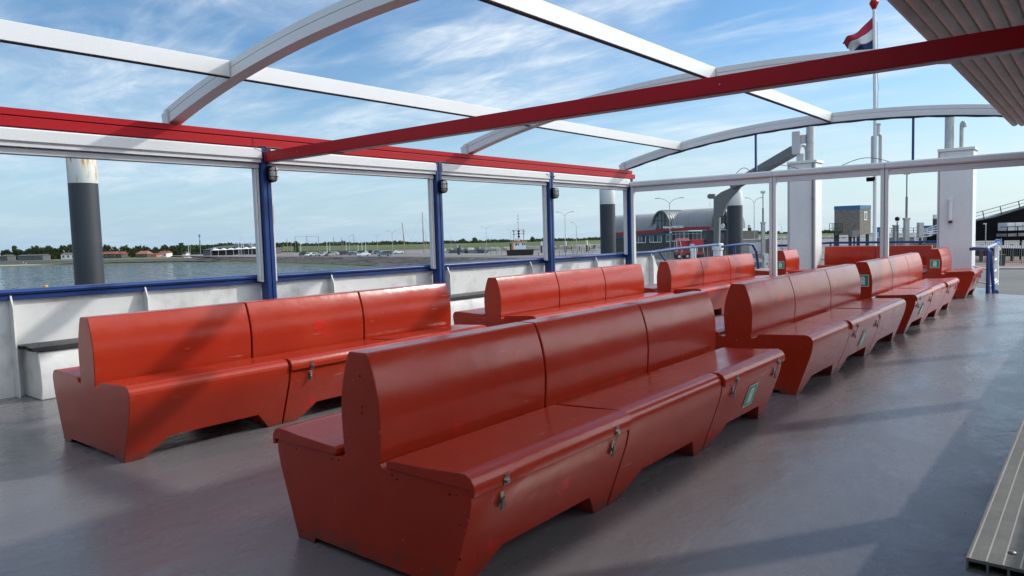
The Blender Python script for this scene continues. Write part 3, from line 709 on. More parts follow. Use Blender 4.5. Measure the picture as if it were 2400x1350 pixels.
sec0 = [c_ for c_ in near_bench.children if abs(c_.location.y) < 1e-6][0]
for hx, hy in ((505, 378), (517, 525), (515, 558), (155, 712), (197, 732), (370, 782), (402, 786), (662, 858), (686, 880), (943, 953), (975, 958), (155, 848), (992, 1102), (222, 1127), (992, 1270)):
    p_ = pv(600 + hx / 2.077, 700 + hy / 2.077, 1.8895) - Vector((-2.36, 1.89, 0)); rr_ = R_.uniform(.003, .005)
    b = MB(); b.tube([(p_.x, .001, p_.z), (p_.x, -.0012, p_.z)], rr_, 8); b.build('screw_hole', M['black'], sec0)
# transverse benches on the foredeck
bench(0, 0, (1.08, 1.10), (0, 0), 'pair of dark red sections set across the foredeck between the white columns', rot=-math.pi / 2, loc=(-5.0, 17.72, 0), grp='red back to back benches standing in rows')
# ------------------------------------------------------------------ white columns (casings)
def column(x0, x1, y, lab):
    root = empty('casing_column', (x0, y, 0), lab, 'column', 'white casing columns on the foredeck')
    wd = x1 - x0
    b = MB(); b.box(.03, wd, 0, .48, 0, 2.78); b.build('casing', M['white'], root, bevel=.01)
    b = MB(); b.box(-.01, wd + .03, -.03, .52, 2.782, 2.84); b.build('cap_flange', M['white'], root, bevel=.006)
    b = MB(); b.box(-.001, .026, -.02, .05, 0, 2.78); b.build('corner_strip', M['alu2'], root)
    return root
c1_ = column(-5.63, -5.02, 17.0, 'left white casing column with grey box and exhaust pipe on top')
b = MB(); b.tube([(.56, -.03, 0), (.56, -.03, 2.78)], .022, 10); b.tube([(.56, -.035, 1.95), (.56, -.035, 2.0)], .03, 10); b.build('side_pipe', M['davit'], c1_)
b = MB(); b.tube([(.42, .25, 2.84), (.42, .25, 3.6)], .088, 20); b.build('exhaust_pipe', M['grey_metal'], c1_)
b = MB(); b.box(.04, .22, .15, .32, 3.02, 3.53); b.build('grey_box', M['alu2'], c1_, bevel=.01)
b = MB(); b.box(.13, .28, .20, .30, 2.84, 3.02); b.box(.223, .33, .2, .3, 3.25, 3.44); b.tube([(.24, .25, 3.2), (.3, .25, 3.18), (.33, .25, 3.08), (.33, .25, 2.86)], .03, 10); b.build('box_support', M['alu2'], c1_)
c2_ = column(-2.64, -2.03, 17.0, 'right white casing column with a tube lamp and two pipes on top')
b = MB(); b.tube([(.16, .25, 2.84), (.16, .25, 3.62)], .088, 20); b.build('exhaust_pipe', M['grey_metal'], c2_)
b = MB(); b.tube([(.37, .25, 2.84), (.37, .25, 3.30), (.375, .25, 3.34), (.39, .25, 3.36), (.41, .25, 3.35), (.42, .25, 3.32), (.42, .25, 3.26)], .038, 12); b.build('vent_pipe', M['grey_metal'], c2_)
root = empty('tube_lamp', (-2.40, 16.97, 1.60), 'white tube lamp fixed upright on the right white column', 'lamp')
b = MB(); b.box(-.03, .03, -.05, .01, -.20, .22); b.build('lamp_cover', M['white_s'], root, bevel=.012)
b = MB(); b.box(-.034, .034, -.054, .012, .20, .245); b.build('end_cap', M['white_s'], root, bevel=.008)
b = MB(); b.tube([(0, -.02, -.202), (0, -.02, -.23), (0, -.02, -.25)], (.035), 12); b.build('lamp_socket', M['dark_metal'], root)
# ------------------------------------------------------------------ foredeck rails
root = empty('foredeck_rail', (0, 0, 0), 'blue topped railing around the foredeck behind the transverse benches', 'railing')
b = MB(); b.tube([(-6.5, 20.6, .86), (-5.5, 19.9, .93), (-4.2, 19.6, .93), (-2.8, 19.4, .93), (-2.45, 19.35, .93)], .028, 10); b.build('top_rail', M['blue'], root)
b = MB()
for z in (.25, .52): b.tube([(-6.4, 20.6, z), (-5.5, 19.9, z), (-4.2, 19.6, z), (-2.8, 19.4, z), (-2.45, 19.35, z)], .018, 8)
b.build('lower_rail', M['white_s'], root)
for x, y in ((-5.5, 19.9), (-4.2, 19.6), (-2.82, 19.4)):
    b = MB(); b.tube([(x, y, 0), (x, y, .92)], .024, 8); b.build('post', M['blue'], root)
root = empty('side_rail', (0, 0, 0), 'blue port handrail running on from the bulwark to the white davit pedestal', 'railing')
b = MB()
b.tube([(-7.74, 14.4, rail_z(14.4) - .03), (-7.78, 15.6, .935), (-7.9, 17.4, .95), (-8.0, 18.6, .955)], .035, 10)
b.tube([(-7.78, 14.9, rail_z(14.9) - .06), (-7.78, 15.5, .45), (-7.78, 15.75, .25)], .022, 8)
b.build('handrail', M['blue'], root)
for y in (16.9,):
    b = MB(); b.tube([(-7.86, y, 0), (-7.86, y, .92)], .03, 8); b.build('post', M['white_s'], root)
root = empty('hoop_rail', (0, 0, 0), 'short bent blue handrail beside the davit pedestal', 'railing')
b = MB(); b.tube([(-7.80, 18.4, .90), (-7.62, 18.7, .93), (-7.45, 19.2, .95), (-7.4, 19.5, .92), (-7.37, 19.7, .72), (-7.35, 19.8, .3), (-7.35, 19.85, 0)], .033, 10); b.build('hoop', M['blue'], root)
b = MB(); b.tube([(-7.6, 18.75, .92), (-7.6, 18.75, 0)], .033, 10); b.build('post', M['blue'], root)
# second hoop seen under the first white guide
root = empty('ladder_rail', (0, 0, 0), 'blue slanting handrail with white rungs behind the first white frame post', 'railing')
b = MB(); b.tube([(-6.15, 17.6, .93), (-5.7, 17.6, .93)], .028, 8); b.tube([(-6.12, 17.6, .93), (-5.98, 17.3, .1)], .028, 8); b.build('handrail', M['blue'], root)
b = MB(); b.tube([(-6.1, 17.5, .45), (-5.7, 17.5, .47)], .02, 8); b.tube([(-6.1, 17.5, .3), (-5.7, 17.5, .3)], .02, 8); b.build('rung', M['white_s'], root)
# gate at the end of the deck
root = empty('boarding_gate', (0, 0, 0), 'blue and white boarding gate rail at the right end of the deck', 'gate')
b = MB()
b.tube([(-2.02, 16.75, .83), (-1.95, 16.65, .845), (-1.72, 16.4, .85), (-1.69, 16.38, .80), (-1.69, 16.38, 0)], .034, 10)
b.tube([(-1.66, 16.42, .80), (-1.60, 16.44, .0)], .03, 10)
b.build('blue_post', M['blue'], root)
b = MB(); b.tube([(-1.73, 16.45, .85), (-1.70, 16.9, .88), (-1.68, 17.4, .90)], .03, 10); b.build('top_rail', mat('pale_blue_paint', (.10, .22, .42), .35), root)
b = MB()
p_ = pv(2335.5, 640, 17.3); b.box(p_.x - .035, p_.x + .035, 17.27, 17.34, .1, .89)
for z in (.18, .45): b.tube([(-1.69, 16.40, z), (-1.85, 16.6, z + .02), (-2.0, 16.95, z + .03)], .018, 8)
for z in (.22, .40, .62): b.tube([(-1.60, 16.5, z), (-1.66, 17.36, z)], .018, 8)
b.build('white_rail', M['white_s'], root)
b = MB(); kp = [pv(2312, 693, 16.62), pv(2336, 690, 16.9), pv(2336, 664, 16.9), pv(2312, 675, 16.62)]
b.hull8(kp, [q_ + Vector((0, .02, 0)) for q_ in kp]); b.build('kick_panel', mat('panel_blue', (.16, .20, .34), .4), root)
b = MB(); b.tube([pv(2312, 674, 16.6), pv(2329, 666, 16.8), pv(2338, 659.5, 16.95), pv(2333, 656, 17.2)], .018, 8); b.build('low_rail', mat('pale_rail', (.50, .60, .72), .35), root)
b = MB(); p_ = pv(2336.5, 692, 16.75); b.tube([(p_.x, p_.y, p_.z), (p_.x, p_.y, p_.z + .06), (p_.x, p_.y, p_.z + .10)], [.034, .034, .02], 12) if False else b.lathe([(.036, -.02), (.036, .07), (.025, .10), (.005, .11)], p_, 12); b.build('end_stop', M['blue'], root)
def text_mesh(s, size, depth_, name, m, parent=None, M_=None, align='LEFT'):
    cu = bpy.data.curves.new(name, 'FONT'); cu.body = s; cu.size = size; cu.extrude = depth_; cu.align_x = align; cu.offset = size * .012
    ob = bpy.data.objects.new(name + '_tmp', cu); col.objects.link(ob)
    dg = bpy.context.evaluated_depsgraph_get(); me = bpy.data.meshes.new_from_object(ob.evaluated_get(dg)); bpy.data.objects.remove(ob)
    me.materials.clear(); me.materials.append(m)
    o = bpy.data.objects.new(name, me); col.objects.link(o)
    if parent: o.parent = parent
    if M_ is not None: o.matrix_local = M_
    return o
u_k = (kp[1] - kp[0]).normalized(); v_k = (kp[3] - kp[0]).normalized(); n_k = u_k.cross(v_k).normalized()
text_mesh('IER RE SO', .075, .002, 'panel_lettering', M['white_s'], root, Matrix.Translation(kp[0] + u_k * .02 + v_k * .045 + n_k * .006) @ Matrix((u_k, v_k, n_k)).transposed().to_4x4() @ Matrix.Scale(.72, 4, (1, 0, 0)))
# ------------------------------------------------------------------ davit
root = empty('davit_crane', (0, 0, 0), 'grey davit crane arm on a white pedestal, port side of the foredeck', 'crane')
PY = 19.0
def solid_px(pts, Y, th, name, m, parent, bevel=.01):
    b = MB(); b.hull8([pv(a, c, Y) for a, c in pts], [pv(a, c, Y) + Vector((0, th, 0)) for a, c in pts]); return b.build(name, m, parent, bevel=bevel)
solid_px([(1672, 577), (1672, 463), (1690, 450), (1726, 434), (1740, 424), (1735, 437), (1726, 449), (1712, 463), (1702, 479), (1696, 496), (1693, 505), (1686, 508), (1684, 577)], PY, .12, 'davit_arm', M['davit'], root)
solid_px([(1670, 466), (1661, 466), (1657.5, 463), (1657.5, 458), (1661, 454.5), (1675, 454.5), (1675, 466)], PY + .1, .06, 'lug', M['davit'], root, .004)
b = MB(); b.bar(pv(1718, 436, PY + .14), pv(1864, 352, PY - 1.3), .20, .22); b.build('boom', M['davit'], root, bevel=.01)
p = pv(1682, 578, PY + .15)
b = MB(); b.lathe([(.125, 0), (.125, .93)], (p.x, p.y, 0), 24); b.lathe([(.155, .80), (.155, .955), (.13, .975)], (p.x, p.y, 0), 24); b.build('pedestal', M['white_s'], root)
# ------------------------------------------------------------------ mast with flag
root = empty('flag_mast', (-4.97, 22.0, -1.5), 'tall white flag mast with red top knob beyond the foredeck', 'mast')
b = MB(); b.tube([(0.06, 0, 0), (.04, 0, 5.6), (-.01, 0, 8.70)], .055, 14, r2=.038); b.build('pole', M['alu'], root)
b = MB(); b.lathe([(.05, 8.68), (.12, 8.83), (.12, 8.87), (.07, 8.95)], (-.01, 0, 0), 8); b.build('knob', M['red'], root)
b = MB()
for x in (-.04, .15): b.box(x - .04, x + .05, .05, .15, 4.35, 5.30)
b.build('equipment_box', M['alu2'], root, bevel=.02)
b = MB(); b.lathe([(.075, 5.30), (.075, 5.34), (.06, 5.36), (.06, 5.56), (.08, 5.58), (.08, 5.62)], (.10, .05, 0), 14); b.build('lantern', M['alu2'], root)
b = MB(); b.box(-.16, .06, -.08, .06, 4.10, 4.17)
for k in range(7): b.box(-.15 + .03 * k, -.14 + .03 * k, -.1, .06, 4.06, 4.10)
b.build('flood_light', M['black'], root)
b = MB(); b.tube([(.08, -.03, 8.3), (.10, -.04, 6.9), (.12, -.04, 6.6), (.09, -.03, 5.7)], .006, 6); b.build('halyard', M['davit'], root)
# flag
root = empty('flag', pv(2049, 40, 22.0), 'red, white and blue flag with frayed end blowing left from the mast', 'flag')
NU, NV = 26, 18
def fpt(u, v):   # u along fly, v down hoist
    # hoist edge
    h = pv(2049, 36 + v * 84, 22.0)
    # free edge, measured outline
    e = pv(1971 + v * 26 + (v * v) * 12, 101 + v * 25, 22.0)
    p = h.lerp(e, u)
    sag = math.sin(u * math.pi) * (.16 * (1 - v) * 1.0 - .03)
    p = p + Vector((0, .16 * math.sin(u * 7 + v * 2.5) * u + .07 * math.sin(u * 15 - v * 4) * u, -sag * .35 + .05 * math.sin(u * 9 + v * 3) * u))
    return p
o0 = root.location.copy()
for k, mname, nm in ((0, 'flag_red', 'red_stripe'), (1, 'flag_white', 'white_stripe'), (2, 'flag_blue', 'blue_stripe')):
    b = MB(); n_ = NV // 3
    for i in range(NU):
        for j in range(n_):
            u0, u1 = i / NU, (i + 1) / NU; v0, v1 = (k * n_ + j) / NV, (k * n_ + j + 1) / NV
            if i == NU - 1: u1 = u1 - .02 * R_.random() - (.02 if k else 0)
            b.face([fpt(u0, v0) - o0, fpt(u1, v0) - o0, fpt(u1, v1) - o0, fpt(u0, v1) - o0])
    o = b.build(nm, M[mname], root, sharp=80, fixn=False, merge=True)
    s_ = o.modifiers.new('s', 'SOLIDIFY'); s_.thickness = .004
# ================================================================== GROUND AND WATER
b = MB(); S = 6000
b.face([(-S, -S, gz(-S, -S, WZ)), (S, -S, gz(S, -S, WZ)), (S, S, gz(S, S, WZ)), (-S, S, gz(-S, S, WZ))])
tag(b.build('harbour_water', M['water'], smooth=False), kind='structure')
def sheet(name, pts, m, thick=1.5, lift=0.0):
    """a ground sheet of real thickness; pts on the ground"""
    b = MB(); top = [Vector((p[0], p[1], gz(p[0], p[1], QZ - lift))) for p in pts]
    b.hull8([p - Vector((0, 0, thick)) for p in top], top)
    return tag(b.build(name, m, smooth=False, merge=False), kind='structure')
def gp(px, py, q=QZ): p = G(px, py, q); return (p.x, p.y)
def wp(px, D): p = at(px, 560, D); return (p.x, p.y)
quay_edge_px = [(640, 602), (900, 602), (1100, 603.5), (1250, 605.5), (1440, 609), (1560, 616), (1690, 622), (1780, 628), (1850, 650)]
quay_edge = [gp(*p) for p in quay_edge_px]
quay_pts = [wp(300, 900), wp(360, 620), gp(520, 601.5)] + quay_edge + [(-18, 40), (-9.5, 25), (6, 24.5), (60, 30), wp(2900, 500), wp(2400, 760), wp(1760, 760), wp(1700, 640), wp(1500, 620), wp(1100, 900)]
sheet('quay', quay_pts, M['quay'], .12)
land_pts = [gp(-500, 617, LZ), gp(-300, 615, LZ), gp(0, 612, LZ), gp(170, 610.5, LZ), gp(320, 607.5, LZ), gp(420, 605.5, LZ), gp(500, 603.5, LZ), wp(560, 520), wp(520, 1300), wp(-500, 1300)]
sheet('grass_field', land_pts, M['grass'], .12, QZ - LZ)
# near asphalt lane, kerb and brick paving on the right
A1 = [gp(1830, 655), gp(1900, 640), gp(2100, 634), gp(2470, 629)]
sheet('asphalt_lane', [(-17, 41), (-9.6, 25.2), (5.8, 24.7), (30, 27), gp(2900, 629)] + A1[::-1], M['asphalt'], .3, .03)
sheet('kerb', [gp(1900, 640), gp(2100, 634), gp(2900, 628.7), gp(2900, 626.6), gp(2100, 632), gp(1900, 637.5)], M['concrete'], .4, .16)
sheet('brick_paving', [gp(1790, 617), gp(1850, 634), gp(1900, 637.3), gp(2100, 631.8), gp(2900, 626.4), gp(2900, 600), gp(2300, 592), gp(1900, 600), gp(1640, 611.5), gp(1560, 611.5), gp(1540, 596), gp(1640, 595)], M['brick_pave'], .3, .05)
sheet('parking_road', [gp(650, 601.2), gp(1000, 602.0), gp(1250, 604.2), gp(1440, 606.8), gp(1440, 595), gp(1240, 592), gp(900, 594), gp(650, 597)], mat('road', (.17, .16, .15), .9, var=.15, scale=.06), .3, .04)
sheet('pale_strip', [gp(1040, 597.6), gp(1300, 597.4), gp(1440, 594.6), gp(1440, 592.8), gp(1300, 595.2), gp(1040, 595.6)], M['concrete'], .3, .07)
# stone revetment, displaced strip between the quay edge and the water
def slope_strip(name, top, bot, m, rough=.25, nrow=5, sub=10, qa=QZ, qb=WZ - .25):
    T = []; Bt = []
    for lst, out, q in ((top, T, qa), (bot, Bt, qb)):
        ww = [Vector((*gp(*p, q), 0)) for p in lst]
        for a, c in zip(ww, ww[1:]):
            for k in range(sub): out.append(a.lerp(c, k / sub))
        out.append(ww[-1])
        for p in out: p.z = gz(p.x, p.y, q)
    b = MB(); rows = []
    for r in range(nrow + 1):
        rows.append([b.v(a.lerp(c, r / nrow) + (Vector((R_.uniform(-1, 1), R_.uniform(-1, 1), R_.uniform(-.7, 1))) * rough if 0 < r else Vector((0, 0, .04)))) for a, c in zip(T, Bt)])
    for a, c in zip(rows, rows[1:]):
        for i in range(len(a) - 1): b.bm.faces.new((a[i], a[i + 1], c[i + 1], c[i]))
    o = b.build(name, m, smooth=False, fixn=True)
    return tag(o, kind='structure')
slope_strip('stone_slope', [(500, 603)] + quay_edge_px[:5], [(430, 612.5), (560, 614.5), (700, 617), (860, 623), (1100, 634), (1440, 655)], M['rock'])
slope_strip('rubble_slope', [(1440, 609), (1560, 616), (1690, 622), (1780, 628), (1850, 650)], [(1440, 655), (1560, 662), (1690, 680), (1780, 700), (1860, 730)], M['rock2'], .3)
slope_strip('algae_edge', [(300, 615.5), (430, 612.6), (560, 614.6), (700, 617.1), (860, 623.1), (1100, 634.1), (1440, 655.1)], [(300, 619.5), (430, 617.5), (560, 618.5), (700, 621), (860, 628), (1100, 640), (1440, 668)], M['algae'], .05, 2, 8, WZ - .25, WZ + .1)
slope_strip('shore_stones', [(-300, 615), (0, 612), (170, 610.5), (320, 607.5), (420, 605.5), (510, 602.5)], [(-300, 625), (0, 621.5), (170, 618), (320, 614.5), (430, 612.5), (505, 613)], M['rock'], .15, 3, 6, LZ, WZ - .5)
slope_strip('sand_strip', [(-300, 625), (0, 621.4), (170, 617.9), (320, 614.4), (400, 612.8)], [(-300, 627.5), (0, 623.4), (170, 619.2), (320, 615.4), (400, 613.4)], M['sand'], .03, 1, 4, WZ - .5, WZ - .2)
slope_strip('algae_flat', [(-300, 628), (0, 623.6), (170, 619.4), (320, 615.5), (430, 613)], [(-300, 632), (0, 627), (170, 623), (320, 620), (430, 617.5)], M['algae'], .03, 1, 4, WZ - .2, WZ + .1)
# far green dyke : ridge with real thickness, in depth D
def ridge(name, pxs, D, ytop, ybase, m, q=QZ, width=26, kind='structure'):
    b = MB(); prev = None
    for i, px in enumerate(pxs):
        d = D[i] if isinstance(D, (list, tuple)) else D
        yt = ytop[i] if isinstance(ytop, (list, tuple)) else ytop
        p = at(px, yt, d + width * .6); g0 = at(px, ybase[i] if isinstance(ybase, (list, tuple)) else ybase, d)
        back = at(px, yt, d + width * .6 + 6); far = at(px, yt, d + width * 2); 
        ring = [b.v((g0.x, g0.y, gz(g0.x, g0.y, q + .5))), b.v((g0.x, g0.y, g0.z)), b.v(p), b.v(back), b.v((far.x, far.y, gz(far.x, far.y, q + .5)))]
        if prev:
            for j in range(4): b.bm.faces.new((prev[j], ring[j], ring[j + 1], prev[j + 1]))
        prev = ring
    return tag(b.build(name, m, sharp=60), kind=kind)
ridge('green_dyke', [560, 700, 900, 1100, 1300, 1480, 1560], [640, 620, 600, 580, 560, 540, 540], [579.5, 577, 574, 570, 565.5, 561, 559], [589, 588, 586, 583, 579, 575, 574], M['grass2'])
ridge('green_dyke', [1700, 1800, 1900, 1990, 2100], [1050] * 5, [550.5, 548.5, 547.5, 546.5, 545], [555.5, 553.8, 552.5, 551.2, 549.5], M['grass2'])
ridge('dyke_stones', [1700, 1800, 1900, 1990, 2100], [1030] * 5, [555.4, 553.7, 552.4, 551.1, 549.4], [562, 559.5, 557.5, 556, 554.5], M['rock3'])
ridge('stone_breakwater', [1040, 1150, 1300, 1480], [330, 330, 330, 330], [581.5, 579, 574.5, 569], [590.5, 589.8, 587, 583], M['rock3'], width=6)
# ------------------------------------------------------------------ trees
def crown(b, c, rx_, ry_, h, nclump, leaf, rng, per=16):
    """leaf clumps spread through an uneven dome"""
    for i in range(nclump):
        a = rng.uniform(0, 6.283); rr = rng.random() ** .5; zf = rng.random() ** .8 * .97
        env = math.sqrt(max(0.03, 1 - (zf - .35) ** 2 / .44)) if zf > .35 else .85 + .4 * zf
        env = min(env, 1) * rng.uniform(.8, 1.1)
        cc = Vector((c[0] + math.cos(a) * rr * rx_ * env, c[1] + math.sin(a) * rr * ry_ * env, c[2] + zf * h * rng.uniform(.88, 1.06)))
        cr = leaf * rng.uniform(1.3, 2.4)
        for k in range(per):
            d = Vector((rng.gauss(0, 1), rng.gauss(0, 1), rng.gauss(0, .7))).normalized() * cr * rng.uniform(.4, 1)
            u = Vector((rng.uniform(-1, 1), rng.uniform(-1, 1), rng.uniform(-1, 1))).normalized() * leaf; v = u.orthogonal().normalized() * leaf * .8
            p = cc + d
            b.face([p - u, p + v * .6, p + u, p - v])
def tree(px, D, ytop, wpx, label, m='leaf', seed=0, cat='tree', grp='trees along the shore'):
    rng = random.Random(seed * 17 + int(px)); g0 = ground_at(px, D); h = at(px, ytop, D).z - g0.z; r = wpx / 2 * D / F_PX
    root = empty('tree' if cat == 'tree' else 'bush', g0, label, cat, grp)
    b = MB(); leaf = max(.22, D / F_PX * 1.5)
    crown(b, (0, 0, -h * .03), r, r * .8, h * 1.10, int(60 + r * 12), leaf, rng)
    b.build('crown', M[m], root, smooth=False, merge=False, fixn=False)
    b = MB(); b.tube([(0, 0, 0), (.1, 0, h * .35), (.2, 0.1, h * .7)], .30, 6, r2=.08)
    for k in range(3):
        a = k * 2.1 + seed; b.tube([(.1, 0, h * .35), (math.cos(a) * r * .5, math.sin(a) * r * .5, h * .65)], .12, 5, r2=.04)
    b.build('trunk', M['trunk'], root)
TR = [(12, 588, 30, 'small round tree at the far left edge of the shore'), (33, 579.5, 20, 'tall upright tree left of the long grey shed'), (47, 588, 26, 'low bushy tree right behind the grey shed'),
      (66, 585, 26, 'mid-height tree behind the grey shed'), (83, 578.5, 28, 'broad dark tree behind the middle of the shore'), (100, 583, 26, 'tree with olive crown between two broad dark ones'),
      (113, 577.5, 22, 'flat-topped tree with a notched crown'), (128, 584, 28, 'bushy dark tree left of the brown roofed shed'), (146, 578, 28, 'tall dark tree above the brown roofed shed'), (163, 577, 24, 'dark tree just left of the big black pile'),
      (180, 577, 26, 'dark tree hidden partly by the big black pile'), (225, 578, 30, 'dark tree just right of the big black pile'), (248, 576, 28, 'round dark tree above the long red roof'), (268, 581.5, 18, 'small grey green tree right of the long red roof'),
      (290, 578, 30, 'wide domed tree between two red roofs'), (312, 584, 26, 'low tree right of the wide domed tree'), (322, 578.5, 24, 'dark tree above the second red roof'), (340, 579, 26, 'dark tree above the orange tiled house'),
      (362, 582, 28, 'low wide tree right of the orange tiled house'), (384, 577, 30, 'dark tree above the small white house'), (404, 579, 26, 'dark tree right of the small white house'), (423, 572.5, 18, 'tallest tree top sticking up left of the radio mast'), (418, 578, 34, 'broad tree under the tallest tree top')]
for i, (px, yt, wp_, lb) in enumerate(TR): tree(px, 560 + (i % 3) * 12, yt, wp_ * 1.15, lb, 'leaf2' if 'olive' in lb or 'grey green' in lb else 'leaf', i)
tree(693, 560, 567.5, 8, 'pointed dark conifer behind the marina masts', 'leaf', 40)
for i, (px, yt, wp_, lb) in enumerate([(1085, 562, 20, 'round tree on the green dyke, left of the tall work boat mast'), (1112, 560, 16, 'second round tree on the green dyke'), (1248, 557.5, 12, 'small tree on the dyke right of the work boat'), (1080, 565, 30, 'low bush at the foot of the round dyke tree')]):
    tree(px, 680, yt, wp_, lb, 'leaf', 50 + i, grp='trees on the green dyke')
b = MB(); rng = random.Random(3)
def band(px0, px1, D, y0, y1, n_, hvar, leaf):
    for i in range(n_):
        u = rng.random(); px = px0 + (px1 - px0) * u; yt = y0 + (y1 - y0) * u + rng.uniform(-hvar, hvar * .6) - 1.5 * math.sin(px * .05) ; d = D + rng.uniform(-12, 25)
        g0 = ground_at(px, d); h = at(px, yt, d).z - g0.z
        crown(b, (g0.x, g0.y, g0.z), rng.uniform(6, 11), rng.uniform(5, 8), max(2, h), 16, leaf * 1.2, rng, 11)
band(430, 650, 640, 577.5, 572.5, 130, 2.2, .75)
band(640, 1050, 730, 572.5, 568.5, 210, 1.6, .85)
band(1050, 1480, 760, 568, 558, 170, 1.3, .85)
band(1700, 2000, 1120, 547.5, 541.5, 120, 2.2, 1.1)
tag(b.build('woodland', M['leaf'], smooth=False, merge=False, fixn=False), 'dark green belt of distant trees along the horizon', 'trees', kind='stuff')
# ------------------------------------------------------------------ left shore buildings
def house(px0, px1, ybase, yeave, yridge, D, label, wall, roof, name='house', depth_=9, windows=0, hip=0.0, chim=False, yb_=None, cat='house', grp='houses and sheds on the left shore'):
    A = at(px0, 590, D); B = at(px1, 590, D); A = Vector((A.x, A.y, gz(A.x, A.y, LZ))); B = Vector((B.x, B.y, gz(B.x, B.y, LZ)))
    u = (B - A); u.z = 0; L = u.length; ang = math.atan2(u.y, u.x)
    root = empty(name, A, label, cat, grp, ang)
    he = at(px0, yeave, D).z - A.z; hr = at(px0, yridge, D).z - A.z
    b = MB(); b.box(0, L, 0, depth_, -.3, he); b.build('wall', wall, root)
    b = MB(); o_ = .4; hp = hip * L
    b.bm.faces.ensure_lookup_table()
    base = [(-o_, -o_, he + .01), (L + o_, -o_, he + .01), (L + o_, depth_ + o_, he + .01), (-o_, depth_ + o_, he + .01)]
    r0 = (-o_ + hp, depth_ / 2, hr); r1 = (L + o_ - hp, depth_ / 2, hr)
    b.face([base[0], base[1], r1, r0]); b.face([base[2], base[3], r0, r1]); b.face([base[1], base[2], r1]); b.face([base[3], base[0], r0]); b.face(base[::-1])
    rf = b.build('roof', roof, root, smooth=False)
    if chim: b = MB(); b.box(L * .3, L * .3 + .8, depth_ / 2 - .4, depth_ / 2 + .4, hr - .5, hr + 1); b.build('chimney', M['brown_wall'], rf)
    for i in range(windows):
        x = L * (i + .5) / windows; b = MB(); b.box(x - .7, x + .7, -.06, -.005, he * .35, he * .8); b.build('window', M['glass_p'], root)
    return root, L, he, hr
house(40, 99, 605, 600, 597.5, 520, 'long low grey shed with pale vans before it at the far left', M['roof_grey'], M['roof_grey'], 'shed', windows=6, cat='shed')
house(142, 176, 602, 597, 592.5, 540, 'brown roofed shed with a white wall left of the big pile', M['white'], mat('brown_roof', (.13, .10, .08), .9), 'shed', windows=3, cat='shed')
house(0, 16, 606, 601, 597.5, 520, 'small dark hut at the very left edge', M['roof_grey'], M['roof_grey'], 'shed', cat='shed')
house(229, 268, 603, 596.2, 590.5, 530, 'long house under a plain red roof, right of the big pile', M['brown_wall'], M['roof_red'], windows=3, hip=.05)
house(269, 284, 602, 595.5, 590, 532, 'shorter red roofed house joined beside the long one', M['brown_wall'], M['roof_red'], windows=1)
house(318, 344, 600, 595.8, 588.5, 530, 'orange tiled house with a hipped roof', M['brown_wall'], mat('orange_tiles', (.30, .12, .07), .85), windows=2, hip=.2)
house(352, 366, 601, 597, 594, 520, 'low pink walled annex beside the orange tiled house', mat('pink_brick', (.34, .17, .13), .8), M['roof_red'])
house(371, 390, 600, 594, 588.5, 530, 'small white house with brown red roof and white gables', M['white_s'], M['roof_red'], windows=2, chim=True)
house(425, 432, 600, 594, 590, 560, 'small pale house left of the marina masts', M['white'], M['roof_grey'])
# vans in front of the sheds
# pavilion with awnings
Dp = 470
A = ground_at(474, Dp); root = empty('harbour_pavilion', A, 'low harbour restaurant with dark roof and white awnings', 'building', None, math.atan2(VR.y, VR.x)); sc_ = Dp / F_PX
L = (640 - 474) * sc_
z_ = lambda py, px=474: at(px, py, Dp).z - A.z
b = MB(); b.box(0, 22 * sc_, 0, 12, -.2, z_(586)); b.build('wall', M['roof_grey'], root)
b = MB(); b.hull8([(-1, -1, z_(586)), (26 * sc_, -1, z_(585)), (26 * sc_, 13, z_(585)), (-1, 13, z_(586))], [(2, -1, z_(584.5)), (26 * sc_, -1, z_(581)), (26 * sc_, 13, z_(581)), (2, 13, z_(584.5))]); b.build('roof', mat('pale_roof', (.30, .33, .34), .6), root)
b = MB(); b.box(18 * sc_, L, 4, 16, -.2, z_(585)); b.build('wall', M['brown_wall'], root)
b = MB(); b.hull8([(17 * sc_, 3, z_(583.5)), (70 * sc_, 3, z_(582)), (70 * sc_, 17, z_(582)), (17 * sc_, 17, z_(583.5))], [(24 * sc_, 6, z_(579)), (62 * sc_, 6, z_(577)), (62 * sc_, 14, z_(577)), (24 * sc_, 14, z_(579))]); b.build('roof', M['roof_grey'], root)
b = MB(); b.hull8([(70 * sc_, 3, z_(583)), (110 * sc_, 3, z_(582)), (110 * sc_, 17, z_(582)), (70 * sc_, 17, z_(583))], [(73 * sc_, 5, z_(574)), (98 * sc_, 5, z_(573.5)), (98 * sc_, 12, z_(573.5)), (73 * sc_, 12, z_(574))]); b.build('roof', M['roof_grey'], root)
for i in range(7):
    x0_ = (22 + i * 17.6) * sc_; x1_ = x0_ + 17 * sc_; b = MB(); zb_ = z_(587.5 - i * .35); zt_ = z_(583.5 - i * .4)
    base = [(x0_, -2.5, zb_), (x1_, -2.5, zb_), (x1_, 3.5, zb_), (x0_, 3.5, zb_)]; ap = ((x0_ + x1_) / 2, .5, zt_)
    for k in range(4): b.face([base[k], base[(k + 1) % 4], ap])
    b.face(base[::-1]); b.build('awning', M['tent'], root, smooth=False)
for i in range(8):
    x0_ = (22 + i * 17.6) * sc_; b = MB(); b.tube([(x0_, -2.4, -.2), (x0_, -2.4, z_(587))], .12, 6); b.build('awning_post', M['white'], root)
